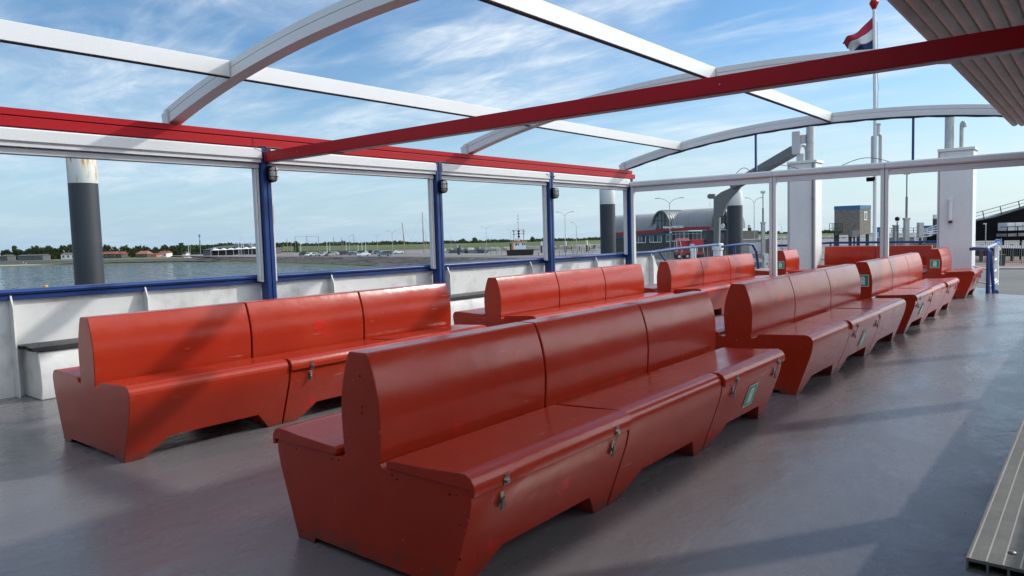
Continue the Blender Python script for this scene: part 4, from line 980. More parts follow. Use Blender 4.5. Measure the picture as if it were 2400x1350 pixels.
# radio mast
p = ground_at(468, 620); root = empty('radio_mast', p, 'thin grey radio mast standing above the tree line', 'mast'); hh = at(468, 548.5, 620).z - p.z
b = MB(); b.tube([(0, 0, 0), (0, 0, hh)], .45, 8, r2=.2); b.build('pole', M['davit'], root)
b = MB(); b.tube([(0, 0, hh - 2.6), (0, 0, hh - .6)], .75, 10); b.tube([(0, 0, hh - 8.5), (0, 0, hh - 5.5)], .55, 10); b.build('antenna', M['davit'], root)
# ------------------------------------------------------------------ cars
CARP = {}
def car_meshes(kind, paint):
    if kind == 'suv': prof = [(-2.2, .35), (-2.25, .75), (-2.15, 1.0), (-1.9, 1.62), (-1.2, 1.72), (.3, 1.68), (.95, 1.12), (1.95, .98), (2.2, .75), (2.2, .35)]
    else: prof = [(-2.2, .33), (-2.25, .7), (-2.1, .92), (-1.75, 1.0), (-1.15, 1.42), (.1, 1.42), (.85, .96), (1.95, .80), (2.2, .62), (2.2, .33)]
    me = {}
    b = MB(); w_ = .88
    va = [b.v((x, -w_ + (.14 if z > 1.05 else 0), z)) for x, z in prof]; vb = [b.v((x, w_ - (.14 if z > 1.05 else 0), z)) for x, z in prof]
    n_ = len(prof)
    for i in range(n_): b.bm.faces.new((va[i], va[(i + 1) % n_], vb[(i + 1) % n_], vb[i]))
    b.bm.faces.new(va[::-1]); b.bm.faces.new(vb)
    return b, kind
def window_mb(kind):
    b = MB(); zt = 1.60 if kind == 'suv' else 1.36; zb = 1.08 if kind == 'suv' else .98; xs0, xs1 = (-1.85, .25) if kind == 'suv' else (-1.2, .15)
    for s_ in (-1, 1):
        yo = .86; yi = .755
        b.hull8([(xs0 - (.15), s_ * yo, zb), (xs1 + .6, s_ * yo, zb), (xs1 + .6, s_ * (yo + .012), zb), (xs0 - .15, s_ * (yo + .012), zb)], [(xs0 + .1, s_ * yi, zt), (xs1, s_ * yi, zt), (xs1, s_ * (yi + .012), zt), (xs0 + .1, s_ * (yi + .012), zt)])
    x0_, x1_ = (.40, .98) if kind == 'suv' else (.2, .88); z0_, z1_ = (1.60, 1.14) if kind == 'suv' else (1.37, .985)
    b.hull8([(x0_, -.66, z0_), (x0_, .66, z0_), (x1_, .74, z1_), (x1_, -.74, z1_)], [(x0_ + .03, -.66, z0_ + .015), (x0_ + .03, .66, z0_ + .015), (x1_ + .03, .74, z1_ + .015), (x1_ + .03, -.74, z1_ + .015)])
    return b
def make_car(kind, mname):
    key = (kind, mname)
    if key in CARP: return copy_tree(CARP[key])
    root = empty('parked_car', (0, 0, 0), 'x', 'car', 'cars parked behind the stone slope')
    b, _ = car_meshes(kind, None); b.build('body', M[mname], root, bevel=.05, sharp=40)
    window_mb(kind).build('window', M['glass'], root)
    for x in (-1.4, 1.4):
        for s_ in (-1, 1):
            b = MB(); b.tube([(x, s_ * .70, .33), (x, s_ * .90, .33)], .33, 16); o = b.build('wheel', M['tire'], root)
            b = MB(); b.tube([(x, s_ * .901, .33), (x, s_ * .915, .33)], .2, 10); b.build('rim', M['alu2'], o)
    for s_ in (-1, 1): b = MB(); b.box(2.14, 2.23, s_ * .6 - .16, s_ * .6 + .16, .62, .74); b.build('headlight', M['white_s'], root)
    CARP[key] = root; return root
for nm, c in (('car_black', (.012, .013, .015)), ('car_grey', (.10, .105, .11)), ('car_silver', (.22, .235, .25)), ('car_white', (.72, .73, .72)), ('car_blue', (.10, .15, .20)), ('car_green', (.06, .085, .085))): M[nm] = mat(nm, c, .25, var=.02, coat=.5)
CARS = [(714, 601, 'suv', 'car_black', 20, 'black car at the left end of the parked row'), (726, 601, 'car', 'car_white', 250, 'white car second from the left in the parked row'), (738, 601, 'car', 'car_silver', 245, 'silver car third from the left in the row'),
        (748, 600.2, 'suv', 'car_grey', 250, 'dark grey car in the middle of the left cluster'), (758, 600.5, 'car', 'car_silver', 240, 'silver car before the dark grey one'), (774, 600.8, 'suv', 'car_grey', 250, 'grey car with bright windscreen, right end of the left cluster'), (789, 598.5, 'car', 'car_silver', 80, 'pale car partly behind the grey one'),
        (800, 598, 'suv', 'car_black', 80, 'small black car right of the left cluster'), (813, 598.5, 'suv', 'car_black', 10, 'black van-like car under the tall lamp'), (827, 598.6, 'car', 'car_blue', 350, 'pale blue hatchback left of the white saloon'), (842, 597.5, 'suv', 'car_grey', 200, 'dark car behind the white saloon'),
        (852, 601, 'car', 'car_white', 205, 'white saloon parked apart, near the slope'), (869, 596.2, 'suv', 'car_black', 270, 'black car seen end-on between the white saloon and the pickup'), (886, 595.2, 'car', 'car_blue', 350, 'pale blue car behind the dark green estate'),
        (901, 600.8, 'suv', 'car_green', 205, 'dark green grey estate car, largest and rightmost near the slope'), (922, 595.2, 'car', 'car_grey', 30, 'grey car right behind the estate car'), (934, 595, 'car', 'car_white', 20, 'small white car at the right end of the parked row')]
for px, py, kind, mn, ang, lb in CARS:
    c = make_car(kind, mn); p = G(px, py); c.location = (p.x, p.y, p.z + .06); c['label'] = lb
    c.rotation_euler = (0, 0, math.atan2(VR.y, VR.x) + math.radians(ang)); s_ = 1.0; c.scale = (1.08,) * 3
# ------------------------------------------------------------------ lamp posts
def lamppost(px, ytop, ybase, label, arms=2, span=15, D=None):
    if D is None: p = G(px, ybase); D = depth(p)
    else: p = ground_at(px, D)
    h = at(px, ytop, D).z - p.z
    root = empty('street_lamp', p, label, 'street lamp', 'street lamps on the quay', math.atan2(VR.y, VR.x))
    b = MB(); b.tube([(0, 0, 0), (0, 0, 1.2), (0, 0, h - .9)], (.11 if D < 200 else .13), 8, r2=.06); b.build('pole', M['grey_metal'], root)
    sp = span * D / F_PX
    for s_ in ((-1, 1) if arms == 2 else (-1,)):
        b = MB(); b.tube([(0, 0, h - .95), (s_ * sp * .25, 0, h - .35), (s_ * sp * .55, 0, h - .08), (s_ * sp * .75, 0, h)], .055, 6); b.build('arm', M['grey_metal'], root)
        b = MB(); x0_, x1_ = sorted((s_ * sp * .72, s_ * sp * 1.05)); b.box(x0_, x1_, -.16, .16, h - .05, h + .11); b.build('lamp_head', M['alu2'], root, bevel=.04)
LP = [(820, 550, 598, 'double lamp above the left part of the parked cars', 2, 11), (885, 550, 592, 'double lamp just left of the tallest near lamp over the cars', 2, 8), (921, 541, 600, 'double lamp beside the dark green estate car', 2, 13), (1000, 542, 596, 'single lamp close to the second blue post', 1, 8),
      (1058, 547.5, 588, 'single lamp left of the round dyke trees', 1, 7), (1141, 531.5, 592, 'double lamp between the round dyke trees and the work boat', 2, 12), (1198, 537.5, 586, 'single lamp just left of the work boat', 1, 9),
      (1326, 497, 600, 'tall double lamp right of the third blue post', 2, 20), (1352, 521, 597, 'single arm lamp left of the middle pile', 1, 12), (1571, 465, 607, 'tall double lamp in front of the terminal building', 2, 32), (1768, 464, 600, 'tall double lamp right of the right pile', 2, 20), (1833, 527, 583, 'small distant lamp beside the first white frame post', 1, 6)]
for a in LP: lamppost(a[0], a[1], a[2], a[3], a[4], a[5])
def floodmast(px, ytop, ythick, ybase, label, D):
    p = ground_at(px, D); h = at(px, ytop, D).z - p.z; ht = at(px, ythick, D).z - p.z
    root = empty('flood_mast', p, label, 'light mast', 'telescopic light masts on the quay', math.atan2(VR.y, VR.x))
    b = MB(); b.box(-.28, .28, -.28, .28, 0, ht); b.box(-.36, .36, -.36, .36, ht + .001, ht + .25); b.build('base_column', M['grey_metal'], root, bevel=.03)
    b = MB(); b.tube([(0, 0, ht + .25), (0, 0, (ht + h) / 2)], .14, 10); b.tube([(0, 0, (ht + h) / 2), (0, 0, h)], .08, 8); b.build('pole', M['davit'], root)
    b = MB(); b.box(-.32, -.10, -.2, .2, h - .1, h + .3); b.box(.10, .32, -.2, .2, h - .1, h + .3); b.box(-.10, .10, -.06, .06, h, h + .1); b.build('flood_light', M['alu2'], root)
floodmast(1788.5, 452, 524, 575, 'thin light mast on a thick base right of the tall double lamp', 120)
floodmast(2124, 408, 515, 568, 'tall light mast between the two right white posts', 95)
# ------------------------------------------------------------------ piles
def rust_mat():
    m = bpy.data.materials.new('rusty_pile_top'); t = nt(m); n = t.nodes; l = t.links; b = n['Principled BSDF']; b.inputs['Roughness'].default_value = .6
    tc = n.new('ShaderNodeTexCoord'); mp = n.new('ShaderNodeMapping'); mp.inputs['Scale'].default_value = (3.2, 3.2, .55); l.new(tc.outputs['Object'], mp.inputs['Vector'])
    z = _n(n, l, mp.outputs['Vector'], 1.4, 8, .65); sp = n.new('ShaderNodeSeparateXYZ'); l.new(tc.outputs['Object'], sp.inputs[0])
    g = n.new('ShaderNodeMapRange'); g.inputs['From Min'].default_value = 12.0; g.inputs['From Max'].default_value = 14.2; g.inputs['To Min'].default_value = -.20; g.inputs['To Max'].default_value = .015; l.new(sp.outputs[2], g.inputs['Value'])
    ad = n.new('ShaderNodeMath'); l.new(z.outputs['Fac'], ad.inputs[0]); l.new(g.outputs[0], ad.inputs[1])
    rp = n.new('ShaderNodeValToRGB'); e = rp.color_ramp.elements; e[0].position = .50; e[0].color = (.62, .63, .59, 1); e[1].position = .68; e[1].color = (.30, .10, .025, 1); x = e.new(.56); x.color = (.58, .42, .22, 1)
    l.new(ad.outputs[0], rp.inputs['Fac']); l.new(rp.outputs['Color'], b.inputs['Base Color']); return m
def pile(px, D, r, ytop, ysplit, label, ybot_z=-9, rust=0):
    c = at(px, 560, D); zt = at(px, ytop, D).z; zs = at(px, ysplit, D).z
    root = empty('mooring_pile', (c.x, c.y, ybot_z), label, 'pile', 'black and white steel mooring piles')
    b = MB(); b.lathe([(r, 0), (r, zs - ybot_z - .002)], n=40); b.build('pile_shaft', M['pile_dark'], root, sharp=50)
    b = MB(); b.lathe([(r * .995, zs - ybot_z), (r, zs - ybot_z + .01), (r, zt - ybot_z - .03), (r * .97, zt - ybot_z)], n=40); b.build('pile_top', (rust_mat() if D == 33 else M['pile_white']), root, sharp=50)
pile(203.5, 33, .60, 345, 431, 'thick black pile with rusty white top behind the left window bay')
pile(1425, 57, .60, 430, 479, 'black pile with white top seen in the fourth window bay')
pile(1722.5, 58, .60, 449.5, 482, 'thick black pile with white top right of the davit')
pile(1757, 150, .36, 527, 534, 'short thin pile with white top right of the thick pile')
pile(2191, 160, .46, 503, 513, 'short black and white pile left of the right white column')
# ------------------------------------------------------------------ boats
def boat(px, ytop, D, label, mat_mast='alu', hullL=9, lean=0, two=False, th=.17):
    p = ground_at(px, D, WZ); h = at(px, ytop, D).z - p.z
    root = empty('sailing_boat', p, label, 'boat', 'boats moored in the marina', math.atan2(VR.y, VR.x) + R_.uniform(-.6, .6))
    b = MB(); s_ = hullL
    secs = []
    for k in range(7):
        x = -s_ / 2 + s_ * k / 6; hw = 1.35 * math.sin(min(1, (k + 2.2) / 6) * math.pi * .5) * (1 if k < 4 else (1 - ((k - 3) / 3.15) ** 2)); sh = 1.15 + .25 * (k / 6) ** 2
        secs.append([b.v((x, -hw, sh)), b.v((x, -hw * .6, -.2)), b.v((x, hw * .6, -.2)), b.v((x, hw, sh))])
    for a, c in zip(secs, secs[1:]):
        for j in range(4): b.bm.faces.new((a[j], a[(j + 1) % 4], c[(j + 1) % 4], c[j]))
    b.bm.faces.new(secs[0]); b.bm.faces.new(secs[-1][::-1])
    b.build('hull', M['white_s'], root, sharp=50)
    b = MB(); b.hull8([(-2, -.8, 1.2), (1.5, -.8, 1.25), (1.5, .8, 1.25), (-2, .8, 1.2)], [(-1.8, -.6, 1.8), (.9, -.6, 1.75), (.9, .6, 1.75), (-1.8, .6, 1.8)]); b.build('cabin', M['white'], root, bevel=.08)
    b = MB(); b.tube([(.8, 0, 1.1), (.8 + lean, 0, h)], th, 8, r2=th * .6); b.build('mast', M[mat_mast], root)
    b = MB(); b.tube([(.7, 0, 2.2), (-2.9, 0, 2.3)], .08, 6); b.build('boom', M[mat_mast], root)
    b = MB()
    for e in ((s_ / 2 - .1, 0, 1.4), (-s_ / 2 + .1, 0, 1.3), (.8, 1.2, 1.2), (.8, -1.2, 1.2)): b.tube([e, (.8 + lean * .96, 0, h * .96)], .022, 3)
    b.build('rigging', M['davit'], root)
    return root
BO = [(437, 575, 430, 'alu', 'small boat mast left of the pavilion'), (441, 574, 431, 'wood', 'tan mast beside the small boat mast left of the pavilion'), (562, 548, 470, 'alu', 'tall yacht mast right of the pavilion roof'), (568.5, 549, 472, 'alu', 'slightly leaning yacht mast next to the tall one'), (586, 566, 468, 'alu', 'short pale yacht mast left of the first blue post'), (555, 565, 460, 'alu', 'short yacht mast in front of the awnings'),
      (660, 572, 400, 'wood', 'short mast nearest the first blue post'), (669.5, 559, 402, 'wood', 'dark mast with tan lower part right of the first blue post'), (679, 570, 398, 'wood', 'orange brown short mast among the left marina masts'), (700, 567, 400, 'alu', 'faint thin mast right of the pointed conifer'),
      (762, 561, 395, 'alu', 'white mast, left of a close pair over the cars'), (768.5, 561.5, 398, 'alu', 'white mast, right of a close pair over the cars'), (779, 555, 420, 'davit', 'thin grey mast behind the silver cars'), (797, 556, 415, 'davit', 'dark mast with heavier top'), (800.5, 562, 410, 'davit', 'shorter dark mast right beside it'),
      (807, 557, 416, 'alu', 'slim mast left of the double lamp'), (826, 551, 415, 'davit', 'tall grey mast just right of the double lamp'), (835, 573, 380, 'alu', 'short white mast right of the double lamp'), (844, 559, 405, 'alu', 'white mast behind the white saloon'), (853, 560, 400, 'alu', 'mast right above the white saloon')]
for i, (px, yt, D, mm, lb) in enumerate(BO): boat(px, yt, D, lb, mm, lean=(-1.2 if 'leaning' in lb else 0))
# big traditional ships
boat(945, 521.5, 330, 'traditional ship with tall dark mast right of the double lamp', 'wood', 16, lean=-1.0, th=.26)
boat(989, 497, 330, 'traditional ship with the tallest dark mast near the second blue post', 'wood', 18, lean=-.2, th=.26)
r3 = boat(716.5, 552, 420, 'three masted ship with a crossed yard over the left cars', 'davit', 14, th=.16)
b = MB(); b.bar((-7.6, 0, 12.2), (8.6, 0, 12.2), .14); b.tube([(-8, 0, 1), (-8, 0, 12.5)], .13, 6); b.tube([(9.4, 0, 1), (9.4, 0, 12.5)], .13, 6); b.build('yard', M['davit'], r3)
# work boat
D = 210; p = ground_at(1218, D, WZ); root = empty('work_boat', p, 'orange and white work boat with a tall lattice of masts', 'boat', None, math.atan2(VR.y, VR.x)); k_ = D / F_PX
zz_ = lambda py, px=1218: at(px, py, D).z - p.z
X_ = lambda px: (px - 1218) * k_
b = MB(); b.hull8([(X_(1190), -2.2, 0), (X_(1245), -2.2, 0), (X_(1245), 2.2, 0), (X_(1190), 2.2, 0)], [(X_(1186), -2.6, zz_(585)), (X_(1250), -2.6, zz_(584)), (X_(1250), 2.6, zz_(584)), (X_(1186), 2.6, zz_(585))]); b.build('hull', M['car_black'], root)
b = MB(); b.box(X_(1203), X_(1232), -1.6, 1.6, zz_(584.5), zz_(568)); b.build('wheelhouse', M['white_s'], root, bevel=.05)
b = MB(); b.box(X_(1199), X_(1202.8), -1.7, 1.7, zz_(584.5), zz_(567)); b.build('orange_panel', M['orange'], root)
b = MB(); b.box(X_(1200), X_(1235), -1.8, 1.8, zz_(567.9), zz_(565.5)); b.build('roof', M['orange'], root)
for a, c in ((1207, 1211), (1213, 1215.5), (1223, 1226), (1228, 1231)):
    b = MB(); b.box(X_(a), X_(c), -1.64, -1.605, zz_(575), zz_(570)); b.build('window', M['glass'], root)
b = MB(); b.box(X_(1194), X_(1198.6), -1.4, 1.4, zz_(584.8), zz_(569)); b.build('funnel', M['car_black'], root)
b = MB()
for a in (1204.5, 1227.5):
    b.tube([(X_(a), 0, zz_(565.5)), (X_(a), 0, zz_(538))], .12, 6)
b.tube([(X_(1200), 0, zz_(540)), (X_(1231), 0, zz_(539))], .08, 6); b.tube([(X_(1204), 0, zz_(548)), (X_(1228), 0, zz_(547.5))], .06, 6)
b.tube([(X_(1212), 0, zz_(563)), (X_(1216), 0, zz_(554)), (X_(1220), 0, zz_(563))], .09, 6)
for a, c in ((1204.5, 543), (1204.5, 550), (1227.5, 544), (1227.5, 549)): b.box(X_(a) - .4, X_(a) + .4, -.2, .2, zz_(c), zz_(c - 1.4))
b.build('mast_frame', M['wood'], root)
b = MB(); b.tube([(X_(1216), 0, zz_(565)), (X_(1216), 0, zz_(500))], .13, 6, r2=.05)
for c in (507, 514, 522, 536): b.box(X_(1215) - .3, X_(1215) + .1, -.15, .15, zz_(c), zz_(c - 1.6))
b.build('mast', M['alu2'], root)
b = MB()
for c in (542.5, 548, 554): b.lathe([(.05, -.35), (.34, -.12), (.34, .12), (.05, .35)], (X_(1216), -.3, zz_(c)), 10)
b.build('signal_ball', M['black'], root)
# ------------------------------------------------------------------ fences
def fence(pts, h, label, step=.32, rail2=True, m='dark_metal', name='fence', bar=.022, posts=3.0, zlift=.05):
    root = empty(name, (0, 0, 0), label, 'fence')
    P_ = [Vector((*p, gz(p[0], p[1]) + zlift)) for p in pts]
    b = MB(); rl = MB(); n_ = 0
    for a, c in zip(P_, P_[1:]):
        L = (c - a).length; u = (c - a) / L
        k = 0
        while k * step < L:
            q = a + u * k * step; b.bar(q, q + Vector((0, 0, h - .05)), bar); k += 1
        rl.bar(a + Vector((0, 0, h)), c + Vector((0, 0, h)), .05, .05)
        if rail2: rl.bar(a + Vector((0, 0, .18)), c + Vector((0, 0, .18)), .05, .05)
        j = 0
        while j * posts < L + .01 and n_ < 80:
            q = a + u * j * posts; t_ = MB(); t_.bar(q, q + Vector((0, 0, h + .08)), .08); t_.build('post', M[m], root); j += 1; n_ += 1
    b.build('bars', M[m], root, smooth=False); rl.build('rail', M[m], root, smooth=False)
    return root
fence([gp(1547, 610), gp(1620, 611.5), gp(1700, 612.5), gp(1783, 613.5)], 1.5, 'dark bar fence at the quay edge before the terminal', .45, m='davit')
fence([gp(1700, 600), gp(1810, 600)], 2.0, 'taller grey bar fence behind the right pile', .5, m='davit')
fence([gp(1830, 606), gp(1912, 608)], 2.2, 'bar fence seen between frame post and left white column', .3, m='davit', posts=4)
fence([gp(1912, 612), gp(2060, 613), gp(2200, 613)], 2.15, 'long bar fence behind the transverse benches', .28, m='davit', posts=5)
fence([gp(2270, 620), gp(2470, 620.5)], 2.45, 'tall bar fence on brick paving, right of the right white column', .2, posts=2.5, m='davit', bar=.035)
fence([tuple(ground_at(1560, 138).xy), tuple(ground_at(1730, 127).xy)], 2.0, 'pale low fence in front of the terminal wall', .35, m='grey_metal')
# bicycle rail rows in the middle distance
fence([gp(1311, 601), gp(1345, 599.5)], 1.3, 'low dark rail fence on the paving left of the middle pile', 1.2, m='dark_metal', posts=2.4)
fence([gp(1345, 597), gp(1395, 594)], 1.4, 'second low rail fence running towards the middle pile', 1.2, m='dark_metal', posts=2.4)
fence([gp(1060, 590), gp(1280, 589)], 2.0, 'long grey fence along the far basin edge', .9, m='davit', posts=8)
for i, px in enumerate((1137.5, 1150.5, 1163.5, 1176.5)):
    p = G(px, 597); root = empty('bollard', p, ('leftmost', 'second from left', 'third from left', 'rightmost')[i] + ' of four thin dark posts on the empty paving', 'post', 'four thin dark posts'); hh = at(px, 575.5, depth(p)).z - p.z
    b = MB(); b.lathe([(.12, 0), (.12, hh - .1), (.06, hh)], n=10); b.build('post_shaft', M['davit'], root)
    b = MB(); b.lathe([(.2, 0), (.2, .08)], n=10); b.build('post_foot', M['concrete'], root)
# clutter boats / bicycles on far quay : rows of small moored motor boats
for i, (px, lb) in enumerate([(1052, 'small dark motor boat left of the white topped pile row'), (1066, 'low grey motor boat behind the basin fence'), (1078, 'motor boat with pale cabin left of the small white mast boat'), (1092, 'dark motor boat right of the pale cabin boat'), (1104, 'pale motor boat at the foot of the small white mast'), (1118, 'white and dark motor boat at the left of the lamp foot'), (1130, 'last small motor boat before the four thin posts')]):
    p = ground_at(px, 262); p.z = at(px, 590, 262).z - .5
    root = empty('motor_boat', p, lb, 'boat', 'small boats behind the basin edge', R_.uniform(0, 6))
    b = MB(); b.hull8([(-2.2, -.8, 0), (1.8, -.7, 0), (1.8, .7, 0), (-2.2, .8, 0)], [(-2.4, -1, 1), (2.9, -.2, 1.2), (2.9, .2, 1.2), (-2.4, 1, 1)]); b.build('hull', M['car_black'] if i % 2 else M['car_grey'], root, bevel=.05)
    b = MB(); b.box(-1.2, .6, -.7, .7, 1.15, 1.7 + .2 * (i % 3)); b.build('cabin', M['white'] if i == 4 else M['davit'], root, bevel=.1)
for px, yt, yb, lb in ((1073, 574, 590, 'short white topped timber pile among the small boats'), (1268.5, 566, 588, 'white capped mooring post at the left of the third blue post'), (1325, 565, 590, 'white capped post at the foot of the tall double lamp'), (1375, 563.5, 588, 'white capped post near the yellow dressed people'), (1075.5, 574.5, 589, 'dark topped post beside the timber pile')):
    p = ground_at(px, 250); z0 = at(px, yb, 250).z; h = at(px, yt, 250).z - z0
    root = empty('mooring_post', (p.x, p.y, z0), lb, 'post', 'short mooring posts in the basin')
    b = MB(); b.lathe([(.32, -2), (.32, h * .55)], n=12); b.build('shaft', M['pile_dark'], root); b = MB(); b.lathe([(.34, h * .55 + .01), (.34, h)], n=12); b.build('cap', M['pile_white'] if 'white' in lb else M['pile_dark'], root)
# ------------------------------------------------------------------ terminal building
A_ = ground_at(1436, 160); B_ = ground_at(1712, 134); A_.z = gz(A_.x, A_.y)
U_ = (B_ - A_); U_.z = 0; U_.normalize(); N_ = Vector((-U_.y, U_.x, 0))     # inward
if N_.dot(VF) < 0: N_ = -N_
def FP(px, py, off=0.0):
    """pixel -> (x along facade, height) on the facade plane moved in by off"""
    r = ray(px, py); q = A_ + N_ * off; t_ = (q - O).dot(N_) / r.dot(N_); p = O + r * t_
    return (p - A_).dot(U_), p.z - A_.z
term = empty('ferry_terminal', A_, 'grey barrel roofed ferry terminal with red fascia, blue band and white lettering', 'building', None, math.atan2(U_.y, U_.x))
def fbox(px0, py0, px1, py1, o0, o1, name, m, parent=term, bevel=0):
    x0, z0 = FP(px0, py1, 0); x1, _ = FP(px1, py1, 0); _, z1 = FP((px0 + px1) / 2, py0, 0); _, z0 = FP((px0 + px1) / 2, py1, 0)
    b = MB(); b.box(x0, x1, o0, o1, z0, z1); return b.build(name, m, parent, bevel=bevel)
def fquad(px0, t0, b0, px1, t1, b1, o0, o1, name, m, parent=term):
    pts = [FP(px0, b0), FP(px1, b1), FP(px1, t1), FP(px0, t0)]
    b = MB(); b.hull8([(x, o0, z) for x, z in pts], [(x, o1, z) for x, z in pts]); return b.build(name, m, parent)
x_l, _ = FP(1410, 560); x_r, _ = FP(1668, 560)
zf = FP(1600, 545)[1]
b = MB(); b.box(x_l, x_r, 0, 14, -.6, zf); b.build('wall', M['brown_wall'], term)
fquad(1410, 548, 556.5, 1562, 536.5, 545, -.35, -.05, 'fascia', M['fascia'])
fquad(1558, 533.5, 542, 1670, 530.5, 538.5, -.9, -.36, 'fascia', M['fascia'])
fquad(1483, 550.8, 556, 1562, 544.2, 552, -.12, -.01, 'blue_band', M['bluep'])
fquad(1410, 557, 562, 1482, 551, 556, -.12, -.01, 'blue_band', M['bluep'])
fquad(1562, 541, 549, 1571, 541, 549, -.2, -.01, 'blue_band', M['bluep'])
fquad(1647, 539.5, 543.5, 1667, 539, 543.5, -.2, -.01, 'blue_band', M['bluep'])
def window(px0, py0, px1, py1, nd, grid=None):
    fr_ = fbox(px0, py0, px1, py1, -.10, -.02, 'window', M['white_s'])
    wd = (px1 - px0 - 1.0) / nd
    for i in range(nd): fbox(px0 + 1.0 + wd * i, py0 + 1.4, px0 + wd * (i + 1), py1 - 1.8, -.125, -.101, 'pane', M['glass_p'] if (i + int(px0)) % 3 else M['glass'], fr_)
window(1484, 551.5, 1490, 570, 1)
window(1489, 551, 1514, 569.5, 3)
window(1523, 549.5, 1551, 568.5, 3)
window(1562, 549, 1571.5, 567, 1)
window(1575, 542, 1604, 566, 3); window(1604.5, 541.5, 1645, 564, 4)
fbox(1648, 543.8, 1666.5, 563, -.14, -.02, 'window', M['glass_p'])
fbox(1575, 547.6, 1645, 548.4, -.16, -.126, 'transom', M['white_s'])
# letters
tx, tz = FP(1562.5, 537.5, -1); tx2, _ = FP(1611, 534, -1)
w0, z0 = FP(1562.5, 538); w1, z1 = FP(1611, 533.5)
sz = (FP(1580, 531.5)[1] - FP(1580, 536.9)[1]) / .70
t_ = text_mesh('WAGENBORG', sz, .06, 'lettering', M['white_s'], term)
t_.data.update(); xs_ = [v.co.x for v in t_.data.vertices]; wd = max(xs_) - min(xs_)
sl = (z1 - z0) / (w1 - w0)
t_.matrix_local = Matrix.Translation((w0, -.98, z0 + .15)) @ Matrix.Rotation(math.pi / 2, 4, 'X') @ Matrix(((( w1 - w0) / wd, 0, 0, 0), (sl * .6, 1, 0, 0), (0, 0, 1, 0), (0, 0, 0, 1)))
# main barrel roof : ribbed half cylinder along the facade
def barrel(x0, x1, yc, rad_y, zb, rad_z, name, rib=.62, m='roof_metal', zslope=0, full=True, ribs=True):
    b = MB(); n_ = 22; nx = max(2, int((x1 - x0) / rib)); rows = []
    for i in range(nx + 1):
        for dx in ((0, .07, .10, .17) if ribs and i < nx else (0,)):
            x = x0 + (x1 - x0) * i / nx + dx; k_ = .09 if .05 < dx < .12 else 0
            rows.append([b.v((x, yc - math.cos(math.pi * j / n_) * (rad_y + k_), zb + math.sin(math.pi * j / n_) * (rad_z + k_))) for j in range(n_ + 1)])
    for a, c in zip(rows, rows[1:]):
        for j in range(n_): b.bm.faces.new((a[j], a[j + 1], c[j + 1], c[j]))
    b.bm.faces.new(rows[0]); b.bm.faces.new(rows[-1][::-1])
    return b.build(name, M[m], term, sharp=25)
xa, za = FP(1410, 545); xg, _ = FP(1530, 536); xh, zh = FP(1594, 534); xe, ze = FP(1666, 532)
_, ztop_l = FP(1500, 502, 5); _, ztop_r = FP(1630, 489, 5)
barrel(xa, xg + .5, 5.2, 5.0, za - .35, ztop_l - za + .35 , 'barrel_roof')
barrel(xh - 2.5, xe, 5.2, 5.0, ze - .4, ztop_r - ze + .4, 'barrel_roof')
# glazed cross barrel
def cross(pxl, pxr, ytop, ybase, yo, length, glassmat, skin=True, rim=.28):
    xl, _ = FP(pxl, ybase, yo); xr, zb = FP(pxr, ybase, yo); _, zt = FP((pxl + pxr) / 2, ytop, yo)
    xc, a_ = (xl + xr) / 2, (xr - xl) / 2; h_ = zt - zb; n_ = 28
    pt = lambda k, s_, y: (xc - math.cos(math.pi * k / n_) * (a_ + s_), y, zb + math.sin(math.pi * k / n_) * (h_ + s_))
    b = MB()
    for k in range(n_): b.hull8([pt(k, 0, yo - .25), pt(k + 1, 0, yo - .25), pt(k + 1, -rim, yo - .25), pt(k, -rim, yo - .25)], [pt(k, 0, yo + .3), pt(k + 1, 0, yo + .3), pt(k + 1, -rim, yo + .3), pt(k, -rim, yo + .3)])
    b.build('gable_rim', M['davit'], term, smooth=False)
    b = MB(); b.hull8([pt(k, -rim - .02, yo + .05) for k in range(n_ + 1)], [pt(k, -rim - .02, yo + .12) for k in range(n_ + 1)]); b.build('gable_glass', glassmat, term)
    b = MB()
    for f_ in (-.36, 0, .36):
        hh = math.sqrt(1 - f_ ** 2) * (h_ - rim); b.box(xc + f_ * a_ - .05, xc + f_ * a_ + .05, yo - .02, yo + .045, zb, zb + hh)
    b.box(xc - a_ * .86, xc + a_ * .86, yo - .03, yo + .044, zb + h_ * .45, zb + h_ * .45 + .1)
    b.build('gable_mullion', M['dark_metal'], term)
    if skin:
        b = MB(); rows = []; ny = int(length / .62)
        for i in range(ny + 1):
            for dy in ((0, .07, .10, .17) if i < ny else (0,)):
                y = yo + .31 + i * .62 + dy; kk = .09 if .05 < dy < .12 else 0
                rows.append([b.v(pt(k, kk, y)) for k in range(n_ + 1)])
        for a, c in zip(rows, rows[1:]):
            for j in range(n_): b.bm.faces.new((a[j], c[j], c[j + 1], a[j + 1]))
        b.build('cross_barrel_roof', M['roof_metal'], term, sharp=25)
    return xc, a_, zb, h_, yo
cross(1528, 1573, 493, 536, .6, 9, M['glass_p'], True)
cross(1668, 1714, 485, 538, -1.4, 3.5, M['glass'], True, .35)
